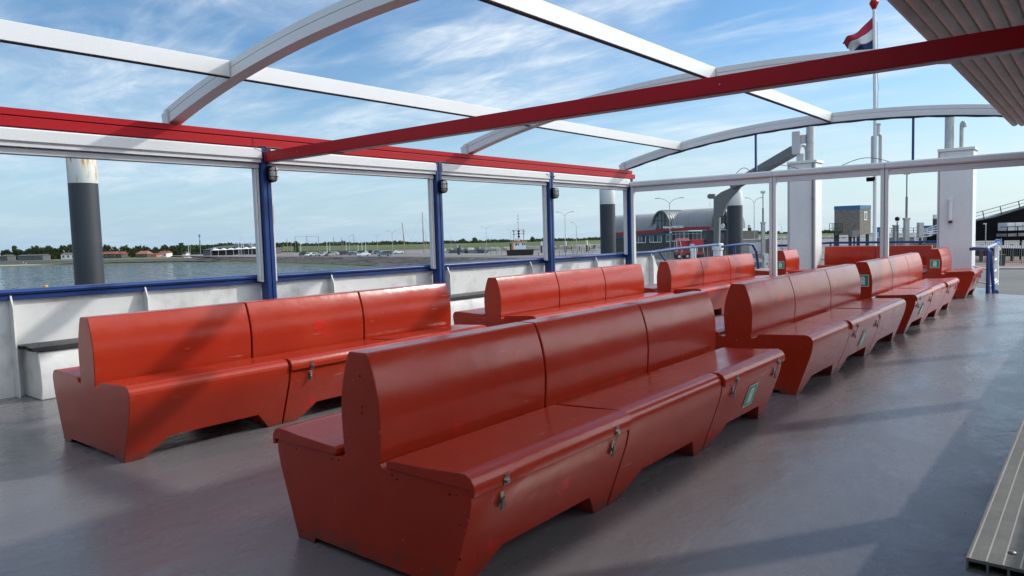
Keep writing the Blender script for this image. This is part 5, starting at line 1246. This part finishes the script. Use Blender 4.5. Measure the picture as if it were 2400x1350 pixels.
# entrance under the right gable
b = MB(); x0_, z0_ = FP(1664, 560); x1_, _ = FP(1712, 560); b.box(x0_ + .1, x1_, -1.0, 2, -.6, FP(1690, 538)[1]); b.build('entrance_wall', M['brown_wall'], term)
fbox(1683, 534, 1712, 539.5, -1.45, -1.02, 'entrance_beam', M['alu2'])
for a, c in ((1686, 1690.5), (1691.5, 1696), (1697, 1701), (1702, 1706)):
    d_ = fbox(a, 545, c, 571, -1.12, -1.02, 'door', M['glass_p']); fbox(a - .5, 541, a, 572, -1.16, -1.0, 'door_frame', M['bluep'], d_)
xk, zk = FP(1695.3, 529.5, -1.6); b = MB(); b.tube([(xk, -1.75, zk), (xk, -1.62, zk)], .44, 24); ck = b.build('clock', M['white_s'], term)
b = MB(); b.tube([(xk, -1.62, zk), (xk, -1.58, zk)], .52, 24); b.build('clock_rim', M['dark_metal'], ck)
b = MB(); b.bar((xk, -1.77, zk), (xk - .18, -1.77, zk + .22), .06, .02, up=(0, 1, 0)); b.bar((xk, -1.77, zk), (xk + .05, -1.77, zk - .3), .05, .02, up=(0, 1, 0)); b.build('clock_hand', M['black'], ck)
xk, zk = FP(1595, 527, 1); b = MB(); b.box(xk - .35, xk + .35, .8, 1.5, zk - .7, zk + .5); b.build('roof_unit', M['alu2'], term)
b = MB()
for px in (1490, 1503, 1512, 1518, 1521):
    x, z = FP(px, 536, .5); b.tube([(x, .5, z - .6), (x, .5, z + .4)], .12, 6)
for i in range(9): x, z = FP(1440 + i * 2.3, 545, .5); b.tube([(x, .5, z - .4), (x + .1, .5, z + .35)], .05, 5)
b.build('roof_fitting', M['dark_metal'], term)
x, z = FP(1664, 484, 5); b = MB(); b.tube([(x, 5, z - .8), (x, 5, z + .9)], .04, 5); b.build('antenna', M['white'], term)
# low pale wall before the terminal
root = empty('low_wall', (0, 0, 0), 'low pale timber wall in front of the terminal windows', 'wall')
a = ground_at(1470, 147); c = ground_at(1578, 140); b = MB(); z_ = lambda p: gz(p.x, p.y); a.z = z_(a); c.z = z_(c); b.bar(a + Vector((0, 0, .6)), c + Vector((0, 0, .6)), .15, 1.25); b.build('wall_panel', mat('pale_boards', (.27, .255, .22), .85), root)
a = G(1440, 598.5); c = G(1475, 598); a.z = z_(a); c.z = z_(c); 
root = empty('pale_barrier', (0, 0, 0), 'short pale barrier right of the middle pile', 'barrier'); b = MB(); b.bar(a + Vector((0, 0, .35)), c + Vector((0, 0, .35)), .2, .7); b.build('barrier_block', M['concrete'], root); b = MB(); b.bar(a + Vector((0, 0, .95)), c + Vector((0, 0, .95)), .08, .12); b.build('barrier_rail', M['alu'], root)
# ------------------------------------------------------------------ red tractor and baggage trailer
p = ground_at(1598, 132); D = 132; k_ = D / F_PX
root = empty('tractor', p, 'red tractor with white posts and pink canopy before the terminal', 'tractor', None, math.atan2(VR.y, VR.x))
X_ = lambda px: (px - 1598) * k_
zz_ = lambda py: at(1598, py, D).z - p.z
b = MB(); b.box(X_(1585), X_(1612), -.8, .8, zz_(598), zz_(586)); b.build('body', M['tractor'], root, bevel=.06)
b = MB(); b.hull8([(X_(1581.5), -1, zz_(563.5)), (X_(1615), -1, zz_(563.5)), (X_(1615), 1, zz_(563.5)), (X_(1581.5), 1, zz_(563.5))], [(X_(1586), -.8, zz_(558.5)), (X_(1611), -.8, zz_(558.5)), (X_(1611), .8, zz_(558.5)), (X_(1586), .8, zz_(558.5))]); b.build('canopy', mat('faded_red', (.46, .13, .12), .6), root)
for a_, c_ in ((1583, 1583.5), (1591, 1596), (1614, 1614)):
    for y in (-.9, .9):
        b = MB(); b.bar((X_(a_), y, zz_(563.5)), (X_(c_), y, zz_(590)), .09); b.build('canopy_post', M['white_s'], root)
b = MB(); b.box(X_(1588), X_(1611), -.7, .7, zz_(584), zz_(565)); b.build('cab', M['tractor'], root)
for a_ in (1589, 1608):
    for s_ in (-1, 1): b = MB(); b.tube([(X_(a_), s_ * .7, .55), (X_(a_), s_ * 1.0, .55)], .55, 16); o = b.build('wheel', M['tire'], root); b = MB(); b.tube([(X_(a_), s_ * 1.001, .55), (X_(a_), s_ * 1.03, .55)], .25, 10); b.build('rim', M['white'], o)
p = ground_at(1631, 131); D = 131; k_ = D / F_PX
root = empty('baggage_trailer', p, 'red canvas covered baggage trailer right of the tractor', 'trailer', None, math.atan2(VR.y, VR.x))
X_ = lambda px: (px - 1631) * k_
zz_ = lambda py: at(1631, py, D).z - p.z
b = MB(); b.hull8([(X_(1617), -1, zz_(574.5)), (X_(1645.5), -1, zz_(573.5)), (X_(1645.5), 1, zz_(573.5)), (X_(1617), 1, zz_(574.5))], [(X_(1617), -1, zz_(562)), (X_(1644.5), -1, zz_(560.5)), (X_(1644.5), 1, zz_(560.5)), (X_(1617), 1, zz_(562))]); b.build('canvas_cover', M['tractor'], root, bevel=.05)
b = MB(); b.box(X_(1617), X_(1646), -1, 1, zz_(596), zz_(592)); b.build('bed', M['tractor'], root)
b = MB(); b.box(X_(1619), X_(1644), -.8, .8, zz_(591.8), zz_(575)); b.build('load', mat('dark_luggage', (.10, .06, .05), .8), root)
for a_ in (1618, 1631, 1645):
    for y in (-.97, .97): b = MB(); b.bar((X_(a_), y, zz_(592)), (X_(a_), y, zz_(574.6)), .08); b.build('upright', M['white'], root)
for a_ in (1622, 1641):
    for s_ in (-1, 1): b = MB(); b.tube([(X_(a_), s_ * .7, .38), (X_(a_), s_ * .95, .38)], .38, 14); b.build('wheel', M['tire'], root)
p = ground_at(1622, 127); root = empty('white_cabinet', p, 'white utility cabinet in front of the red trailer', 'cabinet'); D = depth(p); k_ = D / F_PX; root.rotation_euler = (0, 0, math.atan2(VR.y, VR.x))
b = MB(); b.box(-4 * k_, 4.5 * k_, -.3, .3, 0, at(1622, 573, D).z - p.z); b.build('cabinet_body', M['alu'], root, bevel=.03); b = MB(); b.box(-4.3 * k_, 4.8 * k_, -.35, .35, at(1622, 572.9, D).z - p.z, at(1622, 571.5, D).z - p.z); b.build('cabinet_lid', M['alu2'], root)
# ------------------------------------------------------------------ control house on stilts
D = 112; p = ground_at(2015, D); R0 = math.atan2(VR.y, VR.x); zz_ = lambda py, px=2015: at(px, py, D).z - p.z
root = empty('control_house', p, 'pebble dashed control cabin with blue roof edge on dark stilts', 'building', None, R0)
kx = D / F_PX
c0 = Vector((0, 0)); cl_ = Vector((-45 * kx, 2.2)); cr_ = Vector((42 * kx, 2.2)); bk = cl_ + cr_
def quadprism(z0, z1, grow, name, m, par=root):
    pts = [c0 + Vector((0, -grow)), cr_ + Vector((grow, 0)), bk + Vector((0, grow)), cl_ + Vector((-grow, 0))]
    b = MB(); b.hull8([(q.x, q.y, z0) for q in pts], [(q.x, q.y, z1) for q in pts]); return b.build(name, m, par, smooth=False)
quadprism(zz_(549.5), zz_(490), 0, 'wall', M['pebble']); quadprism(zz_(489.9), zz_(481), .05, 'roof_edge', M['bluep'])
u_ = (cr_ - c0).normalized(); nrm = Vector((u_.y, -u_.x))
def wallrect(t0, t1, z0, z1, o, name, m, par):
    a = c0 + u_ * t0 + nrm * o; c = c0 + u_ * t1 + nrm * o; a2 = c0 + u_ * t0 + nrm * (o - .04); c2 = c0 + u_ * t1 + nrm * (o - .04)
    b = MB(); b.hull8([(a2.x, a2.y, z0), (c2.x, c2.y, z0), (c.x, c.y, z0), (a.x, a.y, z0)], [(a2.x, a2.y, z1), (c2.x, c2.y, z1), (c.x, c.y, z1), (a.x, a.y, z1)]); return b.build(name, m, par)
Lr = (cr_ - c0).length
wn_ = wallrect(Lr * .36, Lr * .63, zz_(516.5), zz_(496), .05, 'window', M['white_s'], root); wallrect(Lr * .40, Lr * .59, zz_(514), zz_(498.5), .07, 'pane', M['glass_p'], wn_)
for q in (cl_ * .95 + Vector((.3, .3)), c0 + Vector((.05, .6)), cr_ * .95 + Vector((-.3, .3)), bk * .5 + Vector((0, .8))):
    b = MB(); b.box(q.x - .18, q.x + .18, q.y - .18, q.y + .18, 0, zz_(549.6)); b.build('stilt', M['dark_metal'], root)
for px0, px1, y0_, y1_, lb in ((1988, 2003.5, 540, 554, 'box'),):
    b = MB(); b.box((px0 - 2015) * kx, (px1 - 2015) * kx, -1.4, -.4, zz_(y1_), zz_(y0_)); b.build('meter_box', M['concrete'], root); b = MB(); b.box((1994 - 2015) * kx, (1997 - 2015) * kx, -1, -.8, 0, zz_(554)); b.build('box_post', M['dark_metal'], root)
# platform with railing
p = ground_at(1960, D); root = empty('steel_platform', p, 'small dark steel platform with railing left of the control cabin', 'platform', None, R0)
zz_ = lambda py: at(1960, py, D).z - p.z
b = MB(); b.box(-7 * kx, 10 * kx, -.6, .9, zz_(546), zz_(541.5)); b.build('deck_plate', M['dark_metal'], root)
b = MB()
for x in (-10, -3.7, 4.7, 10):
    for y in (-.6, .9): b.bar((x * kx, y, zz_(545)), (x * kx, y, zz_(523)), .07)
for z in (523.5, 535): 
    for y in (-.6, .9): b.bar((-10.5 * kx, y, zz_(z)), (10 * kx, y, zz_(z)), .06)
b.build('railing', M['dark_metal'], root)
for x in (-4, 5): b = MB(); b.bar((x * kx, 0, 0), (x * kx, 0, zz_(546)), .16); b.build('leg', M['dark_metal'], root)
# signal light
D = 90; p = ground_at(2102.5, D); kx = D / F_PX; zz_ = lambda py: at(2102.5, py, D).z - p.z
root = empty('signal_light', p, 'round black signal light on a thin dark pole', 'signal', None, R0)
b = MB(); b.tube([(0, 0, 0), (0, 0, zz_(520.5))], .07, 8); b.build('pole', M['dark_metal'], root)
b = MB(); b.tube([(0, -.12, zz_(513)), (0, .12, zz_(513))], 4.9 * kx, 20); b.build('signal_head', M['black'], root, bevel=.02)
b = MB(); b.box(-4 * kx, 3.5 * kx, -.08, .08, zz_(520.5), zz_(518.2)); b.build('bracket', M['white'], root)
b = MB(); b.tube([(1.3 * kx, -.13, zz_(511)), (1.3 * kx, -.16, zz_(511))], 1.1 * kx, 10); b.build('lens', M['alu2'], root)
# cabinets, containers
for px0, px1, yt, D, m, nm, lb in ((2094, 2104, 529, 92, 'concrete', 'cabinet', 'pale grey cabinet behind the round signal light'), (2151, 2162.5, 521.5, 92, 'grey_metal', 'silo', 'grey metal box on a post between tall light mast and black white pile'), (1737, 1806, 561.5, 128, 'concrete', 'low_building', 'low grey block behind the bar fence, right of the thick pile'), (1801, 1812, 559, 126, 'grey_metal', 'cabinet', 'grey cabinet left of the first white frame post'),
                                   (2048, 2060, 534, 118, 'bluep', 'container', 'blue container right under the control cabin'), (2168, 2186, 530, 120, 'bluep', 'container', 'dark blue container left of the black white pile'), (2060, 2205, 556, 104, 'concrete', 'low_wall', 'long low concrete wall behind the transverse benches fence')):
    p = ground_at((px0 + px1) / 2, D); kx = D / F_PX; root = empty(nm, p, lb, nm.replace('_', ' '), None, R0); hw = (px1 - px0) / 2 * kx; h = at((px0 + px1) / 2, yt, D).z - p.z
    if nm == 'silo':
        b = MB(); b.box(-hw, hw, -hw, hw, h * .62, h); b.build('metal_box', M[m], root, bevel=.03); b = MB(); b.box(-.12, .12, -.12, .12, 0, h * .62); b.build('support_post', M['dark_metal'], root)
    else:
        b = MB(); b.box(-hw, hw, -min(hw, 1.2), min(hw, 1.2), -.3, h); b.build('body', M[m], root, bevel=.03); b = MB(); b.box(-hw - .05, hw + .05, -min(hw, 1.2) - .05, min(hw, 1.2) + .05, h + .001, h + .10); b.build('top', M['alu2'] if nm != 'container' else M[m], root)
        if nm != 'low_wall': b = MB(); b.box(-hw * .6, hw * .3, -min(hw, 1.2) - .03, -min(hw, 1.2) - .003, h * .25, h * .85); b.build('door', M['alu2'] if m != 'grey_metal' else M['davit'], root)
# walkway with white rails (gangway) far right middle
D = 100; kx = D / F_PX
root = empty('gangway', (0, 0, 0), 'long gangway with thin rails running behind the light masts', 'gangway')
def q_(px, py, D=100): return at(px, py, D)
b = MB()
for y0_, y1_ in ((548, 547), (553, 552)): b.bar(q_(2083, y0_), q_(2150, y1_), .12, .25)
b.build('side_beam', M['alu'], root); b = MB(); b.bar(q_(2083, 550.5, 100.5), q_(2150, 549.5, 100.5), 1.0, .12); b.build('walkway', M['dark_metal'], root)
b = MB(); b.bar(q_(2083, 535), q_(2165, 534), .06); b.bar(q_(2083, 541), q_(2165, 540), .05)
for x in (2090, 2116, 2141, 2160): b.bar(q_(x, 535), q_(x, 548), .08)
b.build('railing', M['dark_metal'], root)
root = empty('sloping_gangway', (0, 0, 0), 'white railed gangway sloping up to the right column', 'gangway')
b = MB()
for dy, w_ in ((0, .07), (7, .07), (14, .1), (21, .12)): b.bar(q_(2140, 551 + dy * .15 - 4), q_(2206, 524 + dy), w_)
for t__ in (.3, .5, .7, .9): 
    x = 2140 + 66 * t__; y0_ = 547 - 23 * t__; b.bar(q_(x, y0_), q_(x, y0_ + 21 * (.2 + .8 * t__)), .06)
b.build('railing', M['white_s'], root)
b = MB(); b.hull8([q_(2172, 568), q_(2206, 568), q_(2206, 546), q_(2172, 556)], [q_(2172, 568, 102), q_(2206, 568, 102), q_(2206, 546, 102), q_(2172, 556, 102)]); b.build('ramp_side', M['black'], root)
p = ground_at(2152, 96); root = empty('life_ring_board', p, 'pale board with a round ring on it, left of the sloping gangway', 'board', None, R0); h = at(2152, 549, 96).z - p.z; kx = 96 / F_PX
b = MB(); b.box(-9 * kx, 10 * kx, -.05, .05, h - .9, h); b.build('board', M['white'], root)
b = MB(); b.tube([(math.cos(a) * .24, -.09, h - .42 + math.sin(a) * .24) for a in [k * 2 * math.pi / 16 for k in range(17)]], .07, 6); b.build('ring', M['alu2'], root)
for s_ in (-1, 1): b = MB(); b.box(s_ * .4 - .04, s_ * .4 + .04, -.04, .04, 0, h - .9); b.build('leg', M['davit'], root)
# ------------------------------------------------------------------ black link span on the right
D = 95
root = empty('link_bridge', (0, 0, 0), 'big black sloping link bridge with thin railing at the right edge', 'bridge')
def solid(pts, D0, D1, name, m, par=root):
    b = MB(); b.hull8([at(x, y, D0) for x, y in pts], [at(x, y, D0) + VF * (D1 - D0) for x, y in pts]); return b.build(name, m, par, smooth=False)
solid([(2270, 566), (2270, 523), (2284, 520), (2330, 510.5), (2400, 489), (2480, 462), (2480, 500), (2400, 527), (2345, 541), (2284, 566)], 95, 96, 'side_girder', M['black'])
solid([(2270, 522.8), (2284, 519.8), (2330, 510.3), (2400, 488.8), (2480, 461.8), (2480, 459.8), (2400, 486.8), (2330, 508.4), (2284, 518), (2270, 521)], 94.8, 96.2, 'top_flange', M['dark_metal'])
solid([(2270, 545), (2330, 535), (2400, 515), (2480, 488), (2480, 493), (2400, 520), (2270, 550)], 96.1, 99, 'deck_slab', M['black'])
b = MB()
for dy in (0, 8, 15.5): 
    pts = [(2268, 504.5 + dy), (2284, 500 + dy), (2304, 494.5 + dy), (2345, 483.5 + dy), (2388, 471.5 + dy), (2480, 444 + dy)]
    for a, c in zip(pts, pts[1:]): b.bar(at(*a, 95.2), at(*c, 95.2), .07 if dy == 0 else .05)
for x, y0_, y1_ in ((2304, 494.5, 515), (2345, 483.5, 505), (2388, 471.5, 492), (2436, 458, 478)): b.bar(at(x - 1, y0_, 95.2), at(x + 3, y1_, 95.2), .10)
b.build('railing', M['dark_metal'], root)
solid([(2270, 545), (2340, 540), (2400, 528), (2480, 520), (2480, 562), (2270, 565)], 103, 104, 'rear_girder', M['black'])
root = empty('white_kiosk', ground_at(2375, 93), 'white framed cabin under the black link bridge', 'cabin', None, R0); p = root.location; kx = 93 / F_PX; zz_ = lambda py: at(2375, py, 93).z - p.z
b = MB(); b.box(-26 * kx, 22 * kx, -.9, .9, zz_(540), zz_(521.8)); b.build('cabin_body', M['alu'], root, bevel=.03)
b = MB(); b.box(-7.8 * kx, -7 * kx, -.93, -.905, zz_(540), zz_(522)); b.box(10 * kx, 10.6 * kx, -.93, -.905, zz_(540), zz_(522)); b.build('panel_joint', M['davit'], root)
b = MB(); b.box(-28 * kx, 26 * kx, -1.0, 1, zz_(553.5), zz_(547)); b.build('lower_deck', M['concrete'], root)
b = MB(); b.bar((-45 * kx, -1.1, zz_(531.5)), (30 * kx, -1.1, zz_(530)), .07); b.bar((-28 * kx, -1.1, zz_(530)), (-28 * kx, -1.1, zz_(556)), .08); b.bar((-4 * kx, -1.1, zz_(530)), (-4 * kx, -1.1, zz_(556)), .08); b.bar((-28 * kx, -1.1, zz_(541.5)), (30 * kx, -1.1, zz_(541)), .1); b.build('railing', M['black'], root)
for x in (-24, 18): b = MB(); b.bar((x * kx, 0, 0), (x * kx, 0, zz_(553.5)), .2); b.build('leg', M['black'], root)
p = ground_at(2310, 92); root = empty('short_lamp', p, 'short thin lamp in front of the black link bridge', 'street lamp', None, R0); kx = 92 / F_PX; h = at(2310, 526, 92).z - p.z
b = MB(); b.tube([(0, 0, 0), (0, 0, h)], .06, 8); b.build('pole', M['grey_metal'], root); b = MB(); b.box(-5.5 * kx, 1 * kx, -.1, .1, h, h + .16); b.build('lamp_head', M['alu2'], root)
b = MB()
# jetty beyond the fence
root = empty('jetty', (0, 0, 0), 'pale jetty beam behind the tall bar fence', 'jetty')
b = MB(); b.bar(at(2270, 577, 88), at(2480, 580, 88), .5, .35); b.build('beam', M['alu'], root)
for x in (2300, 2372, 2440): b = MB(); b.bar(at(x, 573, 88.6), Vector((*at(x, 573, 88.6).xy, -7)), .35); b.build('support', M['dark_metal'], root)
b = MB(); b.hull8([at(2268, 600, 89.5), at(2480, 602, 89.5), at(2480, 578, 89.5), at(2268, 576, 89.5)], [at(2268, 600, 90), at(2480, 602, 90), at(2480, 578, 90), at(2268, 576, 90)]); b.build('shore_wall', M['black'], root)
# bicycle sign
p = G(2344, 624); D = depth(p); kx = D / F_PX; zz_ = lambda py: at(2344, py, D).z - p.z
root = empty('bicycle_sign', p, 'round blue bicycle sign on a pole above a white arrow plate', 'road sign', None, R0)
b = MB(); b.tube([(.9 * kx * 3, .06, 0), (.9 * kx * 3, .06, zz_(559))], .035, 8); b.build('pole', M['grey_metal'], root)
cz = zz_(569); cxk = -6.5 * kx; rr = 9.2 * kx
b = MB(); b.tube([(cxk, -.03, cz), (cxk, 0, cz)], rr, 32); b.build('disc', M['white_s'], root); b = MB(); b.tube([(cxk, -.036, cz), (cxk, -.031, cz)], rr * .93, 32); b.build('disc_field', M['sign_blue'], root)
def circ(cx_, cz_, r_, b, yy=-.042, th=.012): b.tube([(cx_ + math.cos(a) * r_, yy, cz_ + math.sin(a) * r_) for a in [k * 2 * math.pi / 20 for k in range(21)]], th, 6)
b = MB(); wr = rr * .30; th = rr * .055
for s_ in (-1, 1): circ(cxk + s_ * rr * .45, cz - rr * .18, wr, b, th=th)
f = lambda x, z: (cxk + x * rr, -.042, cz + z * rr)
for a, c in (((-.45, -.18), (-.2, .28)), ((-.2, .28), (.28, .28)), ((-.2, .22), (.02, -.18)), ((.02, -.18), (.28, .28)), ((-.45, -.18), (.02, -.18)), ((.45, -.18), (.26, .42)), ((.16, .44), (.38, .44)), ((-.32, .36), (-.1, .36)), ((-.2, .28), (-.2, .36))): b.tube([f(*a), f(*c)], th, 6)
b.build('bicycle_symbol', M['white_s'], root)
b = MB(); b.box(cxk - rr * .55, cxk + rr * .8, -.03, 0, zz_(586), zz_(579.5)); b.build('arrow_plate', M['white_s'], root)
b = MB(); za = zz_(582.8); b.box(cxk - rr * .35, cxk + rr * .35, -.036, -.031, za - .015, za + .015); b.hull8([(cxk + rr * .3, -.036, za - .07), (cxk + rr * .62, -.036, za), (cxk + rr * .3, -.036, za + .07)], [(cxk + rr * .3, -.031, za - .07), (cxk + rr * .62, -.031, za), (cxk + rr * .3, -.031, za + .07)]); b.build('arrow', M['black'], root)
# litter bin
def bin_(px, yb, yt, wpx, lb):
    p = G(px, yb); D = depth(p); kx = D / F_PX; h = at(px, yt, D).z - p.z; w_ = wpx / 2 * kx; root = empty('litter_bin', p, lb, 'bin', None, R0)
    b = MB(); b.hull8([(-w_ * .9, -w_ * .9, .05), (w_ * .9, -w_ * .9, .05), (w_ * .9, w_ * .9, .05), (-w_ * .9, w_ * .9, .05)], [(-w_, -w_, h - .1), (w_, -w_, h - .1), (w_, w_, h - .1), (-w_, w_, h - .1)]); b.build('bin_body', M['green_bin'], root, bevel=.04)
    b = MB(); b.box(-w_ * 1.05, w_ * 1.05, -w_ * 1.05, w_ * 1.05, h - .099, h); b.build('bin_lid', M['green_bin'], root, bevel=.03)
bin_(2343.5, 623.5, 596, 16, 'dark green litter bin on the brick paving beside the sign'); bin_(1765, 597, 583, 7, 'small green litter bin behind the bar fence')
# white rusty bollard cabinet and retaining wall left of the first frame post
p = ground_at(1797, 62); D = 62; kx = D / F_PX; root = empty('rusty_cabinet', (p.x, p.y, at(1797, 632, D).z), 'white cabinet with rust streaks left of the first white frame post', 'cabinet', None, R0); h = at(1797, 595, D).z - at(1797, 632, D).z
b = MB(); b.box(-9 * kx, 2 * kx, -.3, .3, 0, h); b.build('cabinet_body', mat('rusty_white', (.66, .67, .66), .6, dirt=((.30, .12, .04), 4, .48, .62)), root, bevel=.02)
b = MB(); b.box(2.1 * kx, 9 * kx, -.2, .25, 0, h * .92); b.build('cabinet_side', mat('rusty_side', (.55, .50, .44), .7, dirt=((.22, .08, .03), 5, .40, .55)), root, bevel=.02)
root = empty('retaining_wall', (0, 0, 0), 'dark grey retaining wall under the bar fence beside the rusty cabinet', 'wall'); b = MB(); b.hull8([at(1690, 624, 66), at(1800, 627.5, 64), at(1800, 615, 64), at(1690, 612.5, 66)], [at(1690, 624, 66) + VF, at(1800, 627.5, 64) + VF, at(1800, 615, 64) + VF, at(1690, 612.5, 66) + VF]); b.build('wall_face', M['davit'], root)
# ------------------------------------------------------------------ people and birds
def person(px, pbase, hpx, top, label, D=None, dx=0):
    if D is None: p = G(px, pbase); D = depth(p)
    else: p = at(px, pbase, D)
    H = hpx * D / F_PX; root = empty('person', p, label, 'person', None, R_.uniform(0, 6))
    me = bpy.data.meshes.new('body'); s = H / 1.75
    V = [(0, 0, .95), (0, 0, 1.2), (0, 0, 1.45), (0, 0, 1.55), (0, 0, 1.70), (.10, 0, .92), (.12, .03, .5), (.12, 0, .05), (.12, -.12, .03), (-.10, 0, .92), (-.12, .12, .5), (-.12, .22, .06), (-.12, .1, .03), (.20, 0, 1.42), (.27, .05, 1.15), (.26, -.06, .9), (-.20, 0, 1.42), (-.27, 0, 1.15), (-.26, -.12, .92)]
    E_ = [(0, 1), (1, 2), (2, 3), (3, 4), (0, 5), (5, 6), (6, 7), (7, 8), (0, 9), (9, 10), (10, 11), (11, 12), (2, 13), (13, 14), (14, 15), (2, 16), (16, 17), (17, 18)]
    rd = [.15, .15, .16, .06, .105, .09, .065, .05, .04, .09, .065, .05, .04, .07, .05, .04, .07, .05, .04]
    me.from_pydata([Vector(v) * s for v in V], E_, []); me.update(); o = bpy.data.objects.new('body', me); col.objects.link(o)
    sk = o.modifiers.new('skin', 'SKIN'); 
    for i, sv in enumerate(me.skin_vertices[0].data): sv.radius = (rd[i] * s, rd[i] * s * .8); sv.use_root = (i == 0)
    ss = o.modifiers.new('sub', 'SUBSURF'); ss.levels = ss.render_levels = 1
    dg = bpy.context.evaluated_depsgraph_get(); m2_ = bpy.data.meshes.new_from_object(o.evaluated_get(dg)); bpy.data.objects.remove(o)
    m2_.materials.append(M['skin']); m2_.materials.append(M[top]); m2_.materials.append(M['cloth_dark'])
    for f_ in m2_.polygons: z = f_.center.z / s; f_.material_index = 0 if z > 1.5 else (1 if z > .9 else 2); f_.use_smooth = True
    o = bpy.data.objects.new('body', m2_); col.objects.link(o); o.parent = root
for a in ((1339.5, 588, 18, 'cloth_y', 'person in a yellow top left of the single arm lamp'), (1359, 589, 15, 'cloth_dark', 'person in dark clothes on the paving right of the single arm lamp'), (1381, 588, 20, 'cloth_y', 'taller person in bright yellow near the middle pile'), (1393, 587, 14, 'cloth_dark', 'dark dressed person next to the tall yellow one'), (1262, 601, 8, 'cloth_dark', 'dark dressed person low on the paving beside the third blue post'), (1267, 601.5, 7, 'white_s', 'person in white beside the third blue post'),
          (378, 603.5, 7, 'white_s', 'tiny person in white on the grass shore'), (1834, 590, 9, 'cloth_dark', 'distant person beside the small lamp')): person(*a)
person(2072, 577, 12, 'white_s', 'person in white behind the fence, left of the tall light mast', 78); person(2166, 577, 12, 'white_s', 'person in white behind the fence near the round ring board', 78)
gp_ = []
for i, (px, py, lb) in enumerate([(55, 617.5, 'white gull standing on the dark shore stones, left one'), (61, 619, 'white gull right beside the left one on the shore stones'), (88, 608, 'black and white bird on the left grass field'), (316, 604.5, 'black and white bird on the grass near the quay end'), (284, 605, 'dark bird on the grass right of the big pile')]):
    p = G(px, py); k_ = depth(p) / F_PX; root = empty('gull', p, lb, 'bird', 'birds along the shore', i * 1.3)
    b = MB(); s = 1.6 * k_
    b.tube([(-1.2 * s, 0, .8 * s), (-.6 * s, 0, .9 * s), (.2 * s, 0, 1.1 * s), (.6 * s, 0, 1.4 * s), (.9 * s, 0, 1.5 * s), (1.15 * s, 0, 1.45 * s)], [.08 * s, .3 * s, .38 * s, .24 * s, .2 * s, .05 * s], 8, r2=None) if False else b.lathe([(.05 * s, .3 * s), (.45 * s, .7 * s), (.5 * s, 1.1 * s), (.25 * s, 1.5 * s), (.24 * s, 1.8 * s), (.05 * s, 2.0 * s)], n=8)
    b.build('body', M['white_s'] if i < 2 else M['cloth_dark'], root); b = MB(); b.tube([(0, .12 * s, 0), (0, .12 * s, .45 * s)], .05 * s, 5); b.build('leg', M['orange'], root); b = MB(); b.tube([(0, -.12 * s, 0), (0, -.12 * s, .45 * s)], .05 * s, 5); b.build('leg', M['orange'], root); b = MB(); b.tube([(.15 * s, 0, 1.7 * s), (.6 * s, 0, 1.65 * s)], .07 * s, 5); b.build('beak', M['orange'], root)
# yellow buoy on the water
p = G(104, 672, WZ); D = 150; p = ground_at(104, D, WZ); k_ = D / F_PX
p = at(104, 673, 12.5)
root = empty('yellow_fender', (p.x, p.y, p.z - .05), 'small yellow rounded block just above the blue rail, far left', 'buoy', None, .3)
k_ = 12.5 / F_PX
b = MB(); b.tube([(-6 * k_, 0, .03), (-5.5 * k_, 0, .05), (5.5 * k_, 0, .06), (6 * k_, 0, .04)], .035, 12); b.build('block', mat('mustard', (.50, .30, .03), .5), root, bevel=.01); b = MB(); b.tube([(0, 0, -3), (0, 0, .02)], .03, 8); b.build('stem', M['dark_metal'], root)
